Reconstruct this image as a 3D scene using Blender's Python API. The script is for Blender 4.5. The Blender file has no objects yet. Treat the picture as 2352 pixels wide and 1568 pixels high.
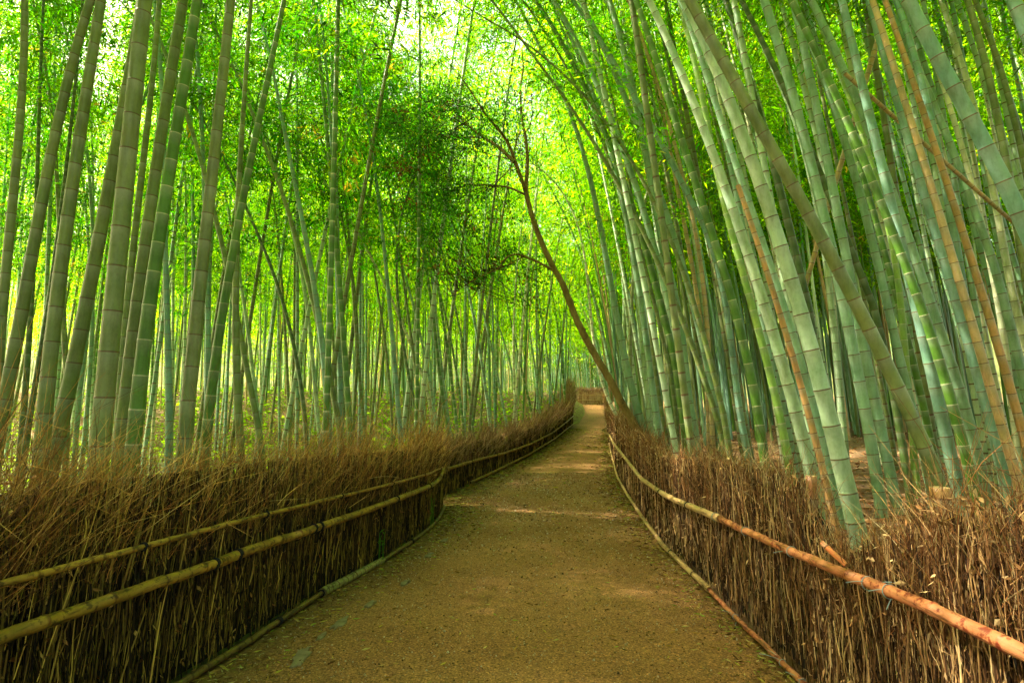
import bpy, math, random
import numpy as np

# ------------------------------------------------------------------ camera, light, exposure
sc = bpy.context.scene
col = sc.collection
random.seed(7)
RNG = np.random.default_rng(11)
PITCH = math.radians(6.37)
EYE = 1.6
F = 1306.7                      # focal length in pixels of a 2352 px wide view (20 mm lens)
cam_d = bpy.data.cameras.new('camera')
cam_d.lens = 20.0
cam_d.sensor_width = 36.0
cam_d.clip_end = 2000.0
cam_d.clip_start = 0.05
cam = bpy.data.objects.new('camera', cam_d)
cam.location = (0, 0, EYE)
cam.rotation_euler = (math.radians(90) + PITCH, 0, 0)
col.objects.link(cam)
sc.camera = cam

SUN_EL, SUN_AZ = math.radians(48), math.radians(-80)      # azimuth from +Y towards -X
world = bpy.data.worlds.new('World')
sc.world = world
world.use_nodes = True
nt = world.node_tree
bg = nt.nodes['Background']
sky = nt.nodes.new('ShaderNodeTexSky')
sky.sky_type = 'NISHITA'
sky.sun_disc = False
sky.sun_elevation = SUN_EL
sky.sun_rotation = SUN_AZ
sky.air_density = 1.0
sky.dust_density = 6.0
sky.ozone_density = 0.5
warm = nt.nodes.new('ShaderNodeMix'); warm.data_type = 'RGBA'; warm.blend_type = 'MULTIPLY'      # hazy, slightly warm daylight
warm.inputs[0].default_value = 1.0
warm.inputs[7].default_value = (1.0, .90, .60, 1)
nt.links.new(sky.outputs[0], warm.inputs[6])
nt.links.new(warm.outputs[2], bg.inputs[0])
bg.inputs[1].default_value = 0.15
sun_d = bpy.data.lights.new('sun', 'SUN')
sun_d.energy = 5.0
sun_d.angle = math.radians(0.6)
sun_d.color = (1.0, 0.91, 0.70)
sun = bpy.data.objects.new('sun', sun_d)
sd = (math.sin(SUN_AZ) * math.cos(SUN_EL), math.cos(SUN_AZ) * math.cos(SUN_EL), math.sin(SUN_EL))
import mathutils
sun.rotation_euler = mathutils.Vector(sd).to_track_quat('Z', 'Y').to_euler()
col.objects.link(sun)
sc.view_settings.view_transform = 'Standard'
sc.view_settings.look = 'None'
sc.view_settings.gamma = 1.0
sc.view_settings.exposure = 2.7
sc.cycles.max_bounces = 10
sc.cycles.diffuse_bounces = 6
sc.cycles.glossy_bounces = 2
sc.cycles.transmission_bounces = 7
sc.cycles.sample_clamp_indirect = 6.0
sc.cycles.use_denoising = True

# ------------------------------------------------------------------ pixels -> rays (2352 x 1568 view)
CP, SP = math.cos(PITCH), math.sin(PITCH)
def ray(u, v):
    dx = (u - 1176.0) / F
    dy = (784.0 - v) / F
    return np.array([dx, CP - dy * SP, SP + dy * CP])
def at(u, v, Y):
    d = ray(u, v)
    return np.array([0, 0, EYE]) + d * (Y / d[1])
def px(tag, x, y):                # point of an enlarged crop -> 2352 px view
    X0, Y0, s = {'1': (0, 0, .38265), '2': (0, 600, .38265), '3': (0, 1107, .38265), '4': (800, 0, .38265),
                 '5': (800, 600, .38265), '6': (1660, 0, .38265), '7': (1660, 600, .38265), '8': (1660, 1107, .38265),
                 'a': (1300, 850, .19133), 'e': (1500, 400, .2551), 'd': (0, 0, 1.0 / .91875)}[tag]
    return (X0 + x * s) * .91875, (Y0 + y * s) * .91875

GY = [-40, 3, 6, 9, 12, 16, 20, 24, 30, 40, 50, 58, 80, 200]
GZ = [0, 0, -.06, -.12, -.12, -.04, .1, .28, .58, 1.1, 1.52, 1.7, 1.8, 3.0]
def g(y):
    return np.interp(y, GY, GZ)
def on_path(u, v):                # where the ray meets the path's own height profile
    d = ray(u, v)
    ys = np.linspace(1.5, 70, 4000)
    z = EYE + d[2] / d[1] * ys
    k = int(np.argmax(z < g(ys)))
    return d[0] / d[1] * ys[k], ys[k]

L_NEAR_PX = [(415, 1568), (563, 1478), (745, 1360), (827, 1319), (905, 1272), (965, 1232), (1003, 1195), (1021, 1163)]
L_FAR_PX = [(1023, 1140), (1060, 1122), (1115, 1096), (1165, 1073), (1217, 1048), (1273, 1013), (1317, 977)]
L_END_PX = [(1330, 952), (1334, 938), (1327, 926)]
R_PX = [(1845, 1568), (1771, 1495), (1680, 1407), (1627, 1351), (1571, 1298), (1525, 1255), (1480, 1195), (1440, 1135), (1418, 1095),
        (1408, 1060), (1399, 1019), (1394, 975), (1389, 945), (1386, 930)]
LN = [on_path(*p) for p in L_NEAR_PX]
LF = [on_path(*p) for p in L_FAR_PX]
LE = [on_path(*p) for p in L_END_PX]
RR = [on_path(*p) for p in R_PX]
def extend_back(pts, y):
    (x0, y0), (x1, y1) = pts[0], pts[2]
    return [(x0 + (x1 - x0) / (y1 - y0) * (y - y0), y)] + pts
LN = extend_back(LN, -3.0)
RR = extend_back(RR, -3.0)
RR.append((RR[-1][0] + 1.5, 58.0))
left_line = LN + LF + LE
left_line.sort(key=lambda p: p[1])
LX, LY = np.array([p[0] for p in left_line]), np.array([p[1] for p in left_line])
RX, RY = np.array([p[0] for p in RR]), np.array([p[1] for p in RR])
def xL(y):
    return np.interp(y, LY, LX)
def xR(y):
    return np.interp(y, RY, RX)
def sstep(t):
    t = np.clip(t, 0, 1)
    return t * t * (3 - 2 * t)
def hash_noise(x, y):
    return (np.sin(x * 1.7 + y * .6) + np.sin(x * .63 - y * 1.3 + 1.7) + np.sin(x * 3.1 + y * 2.3 + .5) * .4) / 2.4
def terrain(x, y):
    x = np.asarray(x, float); y = np.asarray(y, float)
    base = g(y)
    dl = xL(y) - x
    dr = x - xR(y)
    # left: level mossy floor, then an earth bank beyond
    rise = 2.3 * sstep((y + dl * .25 - 21) / 17) + np.clip(y - 38, 0, 200) * .03
    zl = np.maximum(g(np.minimum(y, 20)), -.1) + rise + .09 * hash_noise(x * .9, y * .9) * sstep(dl)
    hill = np.clip(y - 60, 0, 75) * .30
    zl = zl + hill
    zr = base + .52 - .25 * sstep((y - 12) / 18) + .02 * dr + .08 * hash_noise(x * 1.1 + 3, y)
    zr = zr + hill
    out = base + hill
    out = np.where(dl > 0, base + (zl - base) * sstep((dl - .15) / 1.4), out)
    out = np.where(dr > 0, base + (zr - base) * sstep((dr - .12) / .75), out)
    return out
def tz(x, y):
    return float(terrain(x, y))

# ------------------------------------------------------------------ tags, materials
def tag(o, label=None, cat=None, group=None, kind=None):
    if label: o['label'] = label
    if cat: o['category'] = cat
    if group: o['group'] = group
    if kind: o['kind'] = kind
    return o
def empty(name, loc=(0, 0, 0)):
    o = bpy.data.objects.new(name, None)
    o.empty_display_size = .1
    o.location = loc
    col.objects.link(o)
    return o
def new_mat(name):
    m = bpy.data.materials.new(name)
    m.use_nodes = True
    return m, m.node_tree.nodes, m.node_tree.links, m.node_tree.nodes['Principled BSDF']
def mul(n, l, a, b, fac=1.0, mode='MULTIPLY'):
    x = n.new('ShaderNodeMix'); x.data_type = 'RGBA'; x.blend_type = mode
    x.inputs[0].default_value = fac
    for s, v in ((6, a), (7, b)):
        if isinstance(v, tuple): x.inputs[s].default_value = (*v, 1)
        else: l.new(v, x.inputs[s])
    return x.outputs[2]
def noise(n, l, scale, detail=4, vec=None, rough=.6, obj_scale=None):
    t = n.new('ShaderNodeTexNoise'); t.inputs['Scale'].default_value = scale
    t.inputs['Detail'].default_value = detail; t.inputs['Roughness'].default_value = rough
    tc = n.new('ShaderNodeTexCoord')
    src = tc.outputs['Object']
    if obj_scale:
        mp = n.new('ShaderNodeMapping'); mp.inputs['Scale'].default_value = obj_scale
        l.new(src, mp.inputs[0]); src = mp.outputs[0]
    l.new(src, t.inputs['Vector'])
    return t.outputs['Fac']
def ramp(n, l, fac, stops):
    r = n.new('ShaderNodeValToRGB')
    while len(r.color_ramp.elements) < len(stops): r.color_ramp.elements.new(.5)
    for e, (p, c) in zip(r.color_ramp.elements, stops):
        e.position = p; e.color = (*c, 1)
    l.new(fac, r.inputs[0])
    return r.outputs[0]
def bump(n, l, b, h, strength, dist):
    bp = n.new('ShaderNodeBump'); bp.inputs['Strength'].default_value = strength
    bp.inputs['Distance'].default_value = dist
    l.new(h, bp.inputs['Height']); l.new(bp.outputs[0], b.inputs['Normal'])
def attr(n):
    a = n.new('ShaderNodeAttribute'); a.attribute_name = 'Col'
    return a.outputs['Color']

def culm_material():
    m, n, l, b = new_mat('bamboo_culm')
    c = attr(n)
    streak = ramp(n, l, noise(n, l, 9, 5, obj_scale=(1.6, 1.6, .22)), [(.28, (.62, .64, .5)), (.5, (1, 1, 1)), (.75, (1.25, 1.2, 1.12))])
    patch = ramp(n, l, noise(n, l, 2.6, 6, rough=.7), [(.3, (.62, .72, .52)), (.5, (1, 1, 1)), (.72, (1.25, 1.22, 1.28))])
    speck = ramp(n, l, noise(n, l, 60, 3, obj_scale=(1, 1, .6)), [(.3, (.8, .8, .76)), (.5, (1, 1, 1))])
    c = mul(n, l, mul(n, l, mul(n, l, c, streak), patch), speck, .7)
    l.new(c, b.inputs['Base Color'])
    b.inputs['Roughness'].default_value = .42
    b.inputs['Specular IOR Level'].default_value = .45
    bump(n, l, b, noise(n, l, 30, 4, obj_scale=(2, 2, .25)), .12, .004)
    return m
def leaf_material(name, trans=.55, gain=(1, 1, 1)):
    m, n, l, b = new_mat(name)
    c = attr(n)
    l.new(c, b.inputs['Base Color'])
    b.inputs['Roughness'].default_value = .5
    b.inputs['Specular IOR Level'].default_value = .06
    t = n.new('ShaderNodeBsdfTranslucent')
    l.new(mul(n, l, c, gain), t.inputs[0])
    mx = n.new('ShaderNodeMixShader'); mx.inputs[0].default_value = trans
    l.new(b.outputs[0], mx.inputs[1]); l.new(t.outputs[0], mx.inputs[2])
    l.new(mx.outputs[0], n['Material Output'].inputs[0])
    return m
def twig_material(name, rough=.8, tr=0):
    m, n, l, b = new_mat(name)
    c = attr(n)
    v = ramp(n, l, noise(n, l, 45, 4, obj_scale=(1, 1, .4)), [(.3, (.55, .5, .45)), (.6, (1.1, 1.1, 1.1))])
    l.new(mul(n, l, c, v), b.inputs['Base Color'])
    b.inputs['Roughness'].default_value = rough
    b.inputs['Specular IOR Level'].default_value = .3
    return m
M_CULM = culm_material()
M_LEAF = leaf_material('bamboo_leaf', .62, (1.85, 1.98, .3))
M_BROAD = leaf_material('broad_leaf', .35, (1.5, 1.5, .8))
M_DRYLEAF = leaf_material('dry_leaf', .3)
M_TWIG = twig_material('brush_twig')

def rail_material(name, c0, c1, stain, stain_amt):
    m, n, l, b = new_mat(name)
    base = ramp(n, l, noise(n, l, 5, 6, rough=.7), [(.3, c0), (.7, c1)])
    st = ramp(n, l, noise(n, l, 22, 5, rough=.65), [(stain_amt - .04, (1, 1, 1)), (stain_amt + .03, stain)])
    crack = ramp(n, l, noise(n, l, 26, 5, rough=.75, obj_scale=(1, .12, 1.3)), [(.36, (.30, .26, .2)), (.46, (1, 1, 1)), (.66, (1.22, 1.2, 1.15))])
    c = mul(n, l, mul(n, l, mul(n, l, base, st), attr(n)), crack)
    l.new(c, b.inputs['Base Color'])
    b.inputs['Roughness'].default_value = .55
    bump(n, l, b, noise(n, l, 40, 4), .25, .004)
    return m
M_RAIL_L = rail_material('old_yellow_cane', (.19, .115, .012), (.46, .26, .03), (.30, .27, .20), .57)
M_RAIL_G = rail_material('old_green_cane', (.20, .19, .07), (.34, .28, .10), (.45, .45, .30), .6)
M_RAIL_D = rail_material('old_dark_cane', (.08, .05, .010), (.19, .12, .022), (.4, .35, .3), .58)
M_RAIL_R = rail_material('old_red_cane', (.34, .11, .04), (.56, .23, .10), (.42, .17, .12), .57)
M_RAIL_T = rail_material('old_tan_cane', (.34, .21, .08), (.48, .32, .13), (.5, .4, .3), .62)
def plain(name, c, rough=.6):
    m, n, l, b = new_mat(name)
    v = ramp(n, l, noise(n, l, 30, 3), [(.3, tuple(x * .7 for x in c)), (.7, c)])
    l.new(v, b.inputs['Base Color']); b.inputs['Roughness'].default_value = rough
    return m
M_TIE = plain('black_cord', (.008, .008, .007), .9)
M_WIRE = plain('pale_blue_wire', (.28, .38, .40), .4)
M_BACK = plain('shade_brush_core', (.012, .007, .003), .95)
M_CUT = plain('bamboo_cut_wood', (.5, .33, .18), .7)

def path_material():
    m, n, l, b = new_mat('gritty_path')
    big = ramp(n, l, noise(n, l, .55, 6, rough=.65), [(.3, (.20, .098, .034)), (.55, (.275, .145, .056)), (.75, (.35, .20, .088))])
    mid = ramp(n, l, noise(n, l, 14, 6, rough=.75), [(.3, (.72, .70, .66)), (.7, (1.2, 1.2, 1.18))])
    fine = ramp(n, l, noise(n, l, 70, 3, rough=.9), [(.38, (.4, .4, .37)), (.5, (1, 1, 1)), (.62, (1.8, 1.7, 1.55))])
    vo = n.new('ShaderNodeTexVoronoi'); vo.inputs['Scale'].default_value = 55
    tc = n.new('ShaderNodeTexCoord'); l.new(tc.outputs['Object'], vo.inputs['Vector'])
    gr = ramp(n, l, vo.outputs['Distance'], [(.0, (1.9, 1.8, 1.6)), (.2, (1.5, 1.42, 1.3)), (.3, (.95, .95, .95)), (.6, (.7, .68, .62))])
    c = mul(n, l, mul(n, l, mul(n, l, big, mid), fine), gr, .75)
    sep = n.new('ShaderNodeSeparateColor'); l.new(attr(n), sep.inputs[0])
    ma = n.new('ShaderNodeMath'); ma.operation = 'MULTIPLY_ADD'; ma.use_clamp = True
    nn_ = n.new('ShaderNodeMath'); nn_.operation = 'SUBTRACT'; l.new(noise(n, l, 5, 6, rough=.75), nn_.inputs[0]); nn_.inputs[1].default_value = .5
    l.new(nn_.outputs[0], ma.inputs[0]); ma.inputs[1].default_value = 3.0; l.new(sep.outputs[0], ma.inputs[2])
    soil = ramp(n, l, noise(n, l, 26, 6, rough=.8), [(.32, (.05, .03, .008)), (.48, (.15, .085, .024)), (.62, (.15, .105, .026)), (.72, (.32, .20, .07))])
    mx = n.new('ShaderNodeMix'); mx.data_type = 'RGBA'; l.new(ma.outputs[0], mx.inputs[0]); l.new(c, mx.inputs[6]); l.new(soil, mx.inputs[7])
    c = mx.outputs[2]
    l.new(c, b.inputs['Base Color'])
    b.inputs['Roughness'].default_value = .85
    b.inputs['Specular IOR Level'].default_value = .25
    bump(n, l, b, noise(n, l, 120, 5, rough=.8), .6, .006)
    return m
def ground_material():
    m, n, l, b = new_mat('forest_floor')
    gre = ramp(n, l, noise(n, l, 6, 6, rough=.7), [(.3, (.02, .045, .008)), (.7, (.09, .16, .015))])
    bro = ramp(n, l, noise(n, l, 9, 6, rough=.75), [(.3, (.09, .045, .018)), (.7, (.30, .17, .075))])
    a = attr(n)
    mx = n.new('ShaderNodeMix'); mx.data_type = 'RGBA'
    sep = n.new('ShaderNodeSeparateColor'); l.new(a, sep.inputs[0])
    mth = n.new('ShaderNodeMath'); mth.operation = 'ADD'; mth.use_clamp = True
    l.new(sep.outputs[0], mth.inputs[0])
    mm = n.new('ShaderNodeMath'); mm.operation = 'MULTIPLY_ADD'
    l.new(noise(n, l, 1.3, 5, rough=.7), mm.inputs[0]); mm.inputs[1].default_value = 1.6; mm.inputs[2].default_value = -.8
    l.new(mm.outputs[0], mth.inputs[1])
    l.new(mth.outputs[0], mx.inputs[0]); l.new(gre, mx.inputs[6]); l.new(bro, mx.inputs[7])
    l.new(mx.outputs[2], b.inputs['Base Color'])
    b.inputs['Roughness'].default_value = .95
    bump(n, l, b, noise(n, l, 16, 8, rough=.8), .9, .06)
    return m
M_PATH, M_GROUND = path_material(), ground_material()

def bark_material():
    m, n, l, b = new_mat('tree_bark')
    c = ramp(n, l, noise(n, l, 7, 7, rough=.75, obj_scale=(1, 1, .5)), [(.3, (.06, .038, .010)), (.46, (.22, .14, .035)), (.7, (.36, .26, .08))])
    l.new(c, b.inputs['Base Color']); b.inputs['Roughness'].default_value = .85
    bump(n, l, b, noise(n, l, 30, 6, rough=.8), .7, .01)
    return m
M_BARK = bark_material()

# ------------------------------------------------------------------ mesh building (numpy)
def make_mesh(name, V, Fc, C=None, mats=None, midx=None, smooth=False):
    me = bpy.data.meshes.new(name)
    V = np.ascontiguousarray(V, np.float32)
    Fc = np.ascontiguousarray(Fc, np.int32)
    nf, k = Fc.shape
    me.vertices.add(len(V)); me.vertices.foreach_set('co', V.ravel())
    me.loops.add(nf * k); me.loops.foreach_set('vertex_index', Fc.ravel())
    me.polygons.add(nf)
    me.polygons.foreach_set('loop_start', np.arange(0, nf * k, k, dtype=np.int32))
    me.polygons.foreach_set('use_smooth', np.full(nf, smooth, bool))
    if C is not None:
        a = me.color_attributes.new('Col', 'FLOAT_COLOR', 'POINT')
        cc = np.ones((len(V), 4), np.float32); cc[:, :3] = C
        a.data.foreach_set('color', cc.ravel())
    for mt in (mats or []): me.materials.append(mt)
    if midx is not None: me.polygons.foreach_set('material_index', midx.astype(np.int32))
    me.update(calc_edges=True)
    return me
def link(name, me, parent=None, loc=None):
    o = bpy.data.objects.new(name, me)
    if parent is not None: o.parent = parent
    if loc is not None: o.location = loc
    col.objects.link(o)
    return o
class Acc:                       # collects quads from many pieces
    def __init__(s): s.V, s.F, s.C, s.n = [], [], [], 0
    def add(s, V, Fc, C):
        if len(V) == 0: return
        s.V.append(V); s.F.append(Fc + s.n); s.n += len(V)
        C = np.asarray(C, float)
        s.C.append(np.broadcast_to(C, (len(V), 3)) if C.ndim == 1 else C)
    def get(s): return np.concatenate(s.V), np.concatenate(s.F), np.concatenate(s.C)
    def mesh(s, name, mat, smooth=False):
        V, Fc, C = s.get()
        return make_mesh(name, V, Fc, C, [mat], None, smooth)
def norm(a):
    return a / np.maximum(np.linalg.norm(a, axis=-1, keepdims=True), 1e-9)
def tubes(P, R, S=3, C=None):
    """P (N,K,3) centre lines, R (N,K) radii; returns quads."""
    N, K, _ = P.shape
    T = norm(P[:, -1] - P[:, 0])
    ref = np.where(np.abs(T[:, 2:3]) < .8, np.array([[0, 0, 1.]]), np.array([[1., 0, 0]]))
    A = norm(np.cross(T, ref)); B = np.cross(T, A)
    th = np.arange(S) * 2 * math.pi / S
    ring = A[:, None, None, :] * np.cos(th)[None, None, :, None] + B[:, None, None, :] * np.sin(th)[None, None, :, None]
    V = P[:, :, None, :] + ring * R[:, :, None, None]
    idx = np.arange(N * K * S).reshape(N, K, S)
    a = idx[:, :-1, :]; b = idx[:, 1:, :]
    a2 = np.roll(a, -1, axis=2); b2 = np.roll(b, -1, axis=2)
    Fq = np.stack([a, a2, b2, b], -1).reshape(-1, 4)
    V = V.reshape(-1, 3)
    if C is not None:
        C = np.repeat(C, K * S, axis=0) if C.shape[0] == N else C
    return V, Fq, C
def leaves(P, D, L, W, C, droop=.12, rng=RNG):
    """one bent diamond per leaf; P base (N,3), D direction, L length, W width"""
    N = len(P)
    D = norm(D)
    up = rng.normal(size=(N, 3)); up[:, 2] += 1.3
    side = norm(np.cross(D, up)); nrm = np.cross(side, D)
    L = np.broadcast_to(L, (N,))[:, None]; W = np.broadcast_to(W, (N,))[:, None]
    p0 = P
    mid = P + D * L * .38
    tip = P + D * L + np.array([0, 0, -1.]) * L * droop
    l = mid + side * W * .5 - nrm * W * .18
    r = mid - side * W * .5 - nrm * W * .18
    V = np.stack([p0, l, tip, r], 1).reshape(-1, 3)
    Fq = np.arange(N * 4).reshape(N, 4)
    return V, Fq, np.repeat(C, 4, axis=0)

# ------------------------------------------------------------------ bamboo
PAL = {'olive': (.15, .20, .055), 'green': (.085, .20, .025), 'jade': (.23, .39, .25), 'blue': (.18, .33, .26), 'pale': (.40, .54, .36),
       'grey': (.17, .21, .075), 'dark': (.07, .12, .035), 'lime': (.24, .40, .08), 'tan': (.52, .36, .18), 'orange': (.50, .28, .11), 'white': (.55, .58, .38)}
def culm_mesh(curve, rad, color, sides, per_node, seed, ring='brown', inter=2.6, moss=0.0, closed=True):
    """curve (M,3) fine centre line from the ground up, rad(s)->radius; returns V,F,C"""
    rng = np.random.default_rng(seed)
    seg = np.linalg.norm(np.diff(curve, axis=0), axis=1)
    S = np.concatenate([[0], np.cumsum(seg)]); Lt = S[-1]
    ss, rr, cc = [], [], []
    base = np.array(color, float)
    s, k = 0.0, 0
    s = rng.uniform(0, .12)
    ss.append(0); rr.append(1.); cc.append(base * .8)
    scar = np.array([.13, .06, .028]) if ring == 'brown' else np.array([.52, .50, .34])
    pow_ = base * .65 + np.array([.28, .30, .25]) * .5
    while s < Lt - .05:
        R = rad(s)
        gap = R * 2 * (inter * (.5 + .5 * min(1, s / 1.4))) * rng.uniform(.92, 1.08)
        gap = max(gap, .1)
        tone = base * rng.uniform(.9, 1.1) * (1 + (np.array([rng.uniform(-.05, .08), 0, rng.uniform(-.08, .05)])))
        if per_node >= 6:
            w = max(.004, R * .12)
            rows = [(-w * 3.5, 1.0, pow_ * .95), (-w, 1.045, pow_), (-w * .5, 1.05, scar), (w * .5, 1.035, scar * .85), (w * 1.0, 1.015, tone * .95), (w * 3, 1.0, tone)]
        elif per_node == 4:
            w = R * .16
            rows = [(-w * 2.5, 1.0, pow_), (-w * .7, 1.05, scar), (w * .7, 1.02, scar), (w * 2, 1.0, tone)]
        else:
            w = R * .2
            rows = [(-w, 1.0, pow_), (w, 1.03, scar * .6 + tone * .4)]
        for ds, m, c in rows:
            if ss[-1] < s + ds < Lt:
                ss.append(s + ds); rr.append(m); cc.append(c)
        mid = s + gap * .5
        if per_node >= 4 and mid < Lt:
            ss.append(mid); rr.append(.985); cc.append(tone * 1.0)
        s += gap; k += 1
    ss.append(Lt); rr.append(1.0); cc.append(base)
    ss = np.array(ss); rr = np.array(rr); cc = np.array(cc)
    if moss > 0:
        m = np.exp(-ss / .9)[:, None] * moss
        cc = cc * (1 - m) + np.array([.12, .2, .04]) * m
    P = np.stack([np.interp(ss, S, curve[:, i]) for i in range(3)], 1)
    T = norm(np.gradient(P, axis=0) + 1e-9)
    T = np.stack([np.interp(ss, S, np.gradient(curve[:, i], S)) for i in range(3)], 1); T = norm(T)
    ref = np.array([0, 1., 0.]) if abs(T[0][1]) < .9 else np.array([1., 0, 0])
    A = norm(np.cross(T, ref)); B = np.cross(T, A)
    th = np.arange(sides) * 2 * math.pi / sides
    Rr = np.array([rad(x) for x in ss]) * rr
    V = P[:, None, :] + (A[:, None, :] * np.cos(th)[None, :, None] + B[:, None, :] * np.sin(th)[None, :, None]) * Rr[:, None, None]
    K = len(ss)
    idx = np.arange(K * sides).reshape(K, sides)
    a = idx[:-1]; b = idx[1:]
    Fq = np.stack([a, np.roll(a, -1, 1), np.roll(b, -1, 1), b], -1).reshape(-1, 4)
    return V.reshape(-1, 3), Fq, np.repeat(cc, sides, axis=0)

def leaf_colors(N, rng, base=(.045, .20, .004), var=.35, yellow=.25):
    v = np.exp(rng.normal(0, var, N))[:, None]
    y = np.clip(rng.normal(yellow, .25, N), 0, 1)[:, None]
    c = np.array(base) * (1 - y) + np.array((.24, .35, .008)) * y
    dry = rng.random(N) < .015
    c = np.broadcast_to(c * v, (N, 3)).copy()
    c[dry] = (.35, .22, .06)
    return np.clip(c, .004, .6)
def crown(curve, t0, n_br, n_leaf, leaf_len, seed, br_len=1.3, radius=.02, spread=.145, base=(.045, .20, .008), yellow=.2, twigs=True):
    rng = np.random.default_rng(seed)
    seg = np.linalg.norm(np.diff(curve, axis=0), axis=1)
    S = np.concatenate([[0], np.cumsum(seg)]); Lt = S[-1]
    t = t0 + (1 - t0) * rng.random(n_br) ** .85
    s = t * Lt
    P0 = np.stack([np.interp(s, S, curve[:, i]) for i in range(3)], 1)
    az = rng.random(n_br) * 2 * math.pi
    up = rng.uniform(.25, .9, n_br)
    D = norm(np.stack([np.cos(az), np.sin(az), up], 1))
    BL = br_len * (1.15 - .7 * (t - t0) / max(1 - t0, .01)) * rng.uniform(.6, 1.15, n_br)
    q = np.linspace(0, 1, 5)
    drp = rng.uniform(.25, .65, n_br)
    BP = P0[:, None, :] + D[:, None, :] * (BL[:, None] * q[None, :])[..., None]
    BP[:, :, 2] -= (drp[:, None] * BL[:, None]) * q[None, :] ** 2.2
    acc = Acc()
    if twigs:
        R = np.full((n_br, 5), .0065) * np.linspace(1, .35, 5)[None, :] * (radius / .02)
        V, Fq, _ = tubes(BP, R, 3)
        acc.add(V, Fq, (.16, .20, .07))
    # leaf clusters along each branch
    ncl = 4
    tcl = rng.uniform(.25, 1.0, (n_br, ncl))
    CP_ = np.stack([np.stack([np.interp(tcl[i], q, BP[i, :, k]) for k in range(3)], 1) for i in range(n_br)], 0)   # n_br,ncl,3
    CP_ = CP_ + rng.normal(0, 1, CP_.shape) * np.array([spread * 1.2, spread * 1.2, spread * .55])
    cdir = norm(D[:, None, :] * np.array([1, 1, .3]) + rng.normal(0, .45, CP_.shape))
    cc = leaf_colors(n_br * ncl, rng, base, .5, yellow)
    per = max(1, n_leaf // (n_br * ncl))
    idx = np.repeat(np.arange(n_br * ncl), per)
    N = len(idx)
    Pc = CP_.reshape(-1, 3)[idx] + rng.normal(0, 1, (N, 3)) * np.array([spread, spread, spread * .42])
    Dd = norm(cdir.reshape(-1, 3)[idx] + rng.normal(0, .5, (N, 3)) + np.array([0, 0, -.45]))
    Cc = cc[idx] * np.exp(rng.normal(0, .15, N))[:, None]
    LL = leaf_len * rng.uniform(.6, 1.25, N)
    V, Fq, C = leaves(Pc, Dd, LL, LL * .19, Cc, .15, rng)
    acc.add(V, Fq, C)
    return acc.get()

def smooth_curve(pts, deg=3):
    P = np.array(pts)
    seg = np.linalg.norm(np.diff(P, axis=0), axis=1)
    S = np.concatenate([[0], np.cumsum(seg)])
    deg = min(deg, len(P) - 1)
    ss = np.linspace(0, S[-1], 40)
    return np.stack([np.polyval(np.polyfit(S, P[:, i], deg), ss) for i in range(3)], 1)
def grow(curve, total, bend, rng, down=True):
    """extend a traced curve down into the soil and up to its full length"""
    c = [p for p in curve]
    if down:
        d = norm(curve[0] - curve[3]); d[2] = min(d[2], -.5)
        d = norm(d * np.array([.6, .6, 1]))
        p = curve[0].copy(); low = []
        while p[2] > tz(p[0], p[1]) - .06 and len(low) < 400:
            p = p + d * .08; low.append(p.copy())
            d = norm(d + np.array([0, 0, -.04]))
        c = low[::-1] + c
    d = norm(curve[-1] - curve[-5]); p = curve[-1].copy()
    L0 = np.linalg.norm(np.diff(np.array(c), axis=0), axis=1).sum()
    n = int(max(0, total - L0) / .25)
    h = norm(np.array([d[0], d[1] + rng.uniform(-.15, .15), 0]) + 1e-6)
    for i in range(n):
        d = norm(d + h * bend * (.4 + 1.6 * i / max(n, 1)) * .05 + np.array([0, 0, -.012 * (i / max(n, 1))]))
        p = p + d * .25; c.append(p.copy())
    return np.array(c)

ORD = ['first', 'second', 'third', 'fourth', 'fifth', 'sixth', 'seventh', 'eighth', 'ninth', 'tenth', 'eleventh', 'twelfth', 'thirteenth',
       'fourteenth', 'fifteenth', 'sixteenth', 'seventeenth', 'eighteenth', 'nineteenth', 'twentieth']
ORD += ['twenty-' + o for o in ORD[:9]] + ['thirtieth'] + ['thirty-' + o for o in ORD[:9]] + ['fortieth'] + ['forty-' + o for o in ORD[:9]] + ['fiftieth'] + ['fifty-' + o for o in ORD[:9]] + ['sixtieth']
WORD = {'olive': 'olive green', 'green': 'deep green', 'jade': 'jade green', 'blue': 'bluish green', 'pale': 'pale chalky green', 'grey': 'grey green',
        'dark': 'dark green', 'lime': 'bright yellow-green', 'tan': 'dry tan', 'orange': 'dry orange-brown', 'white': 'sunlit whitish'}  # white culms have sunlight painted into their base colour

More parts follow.
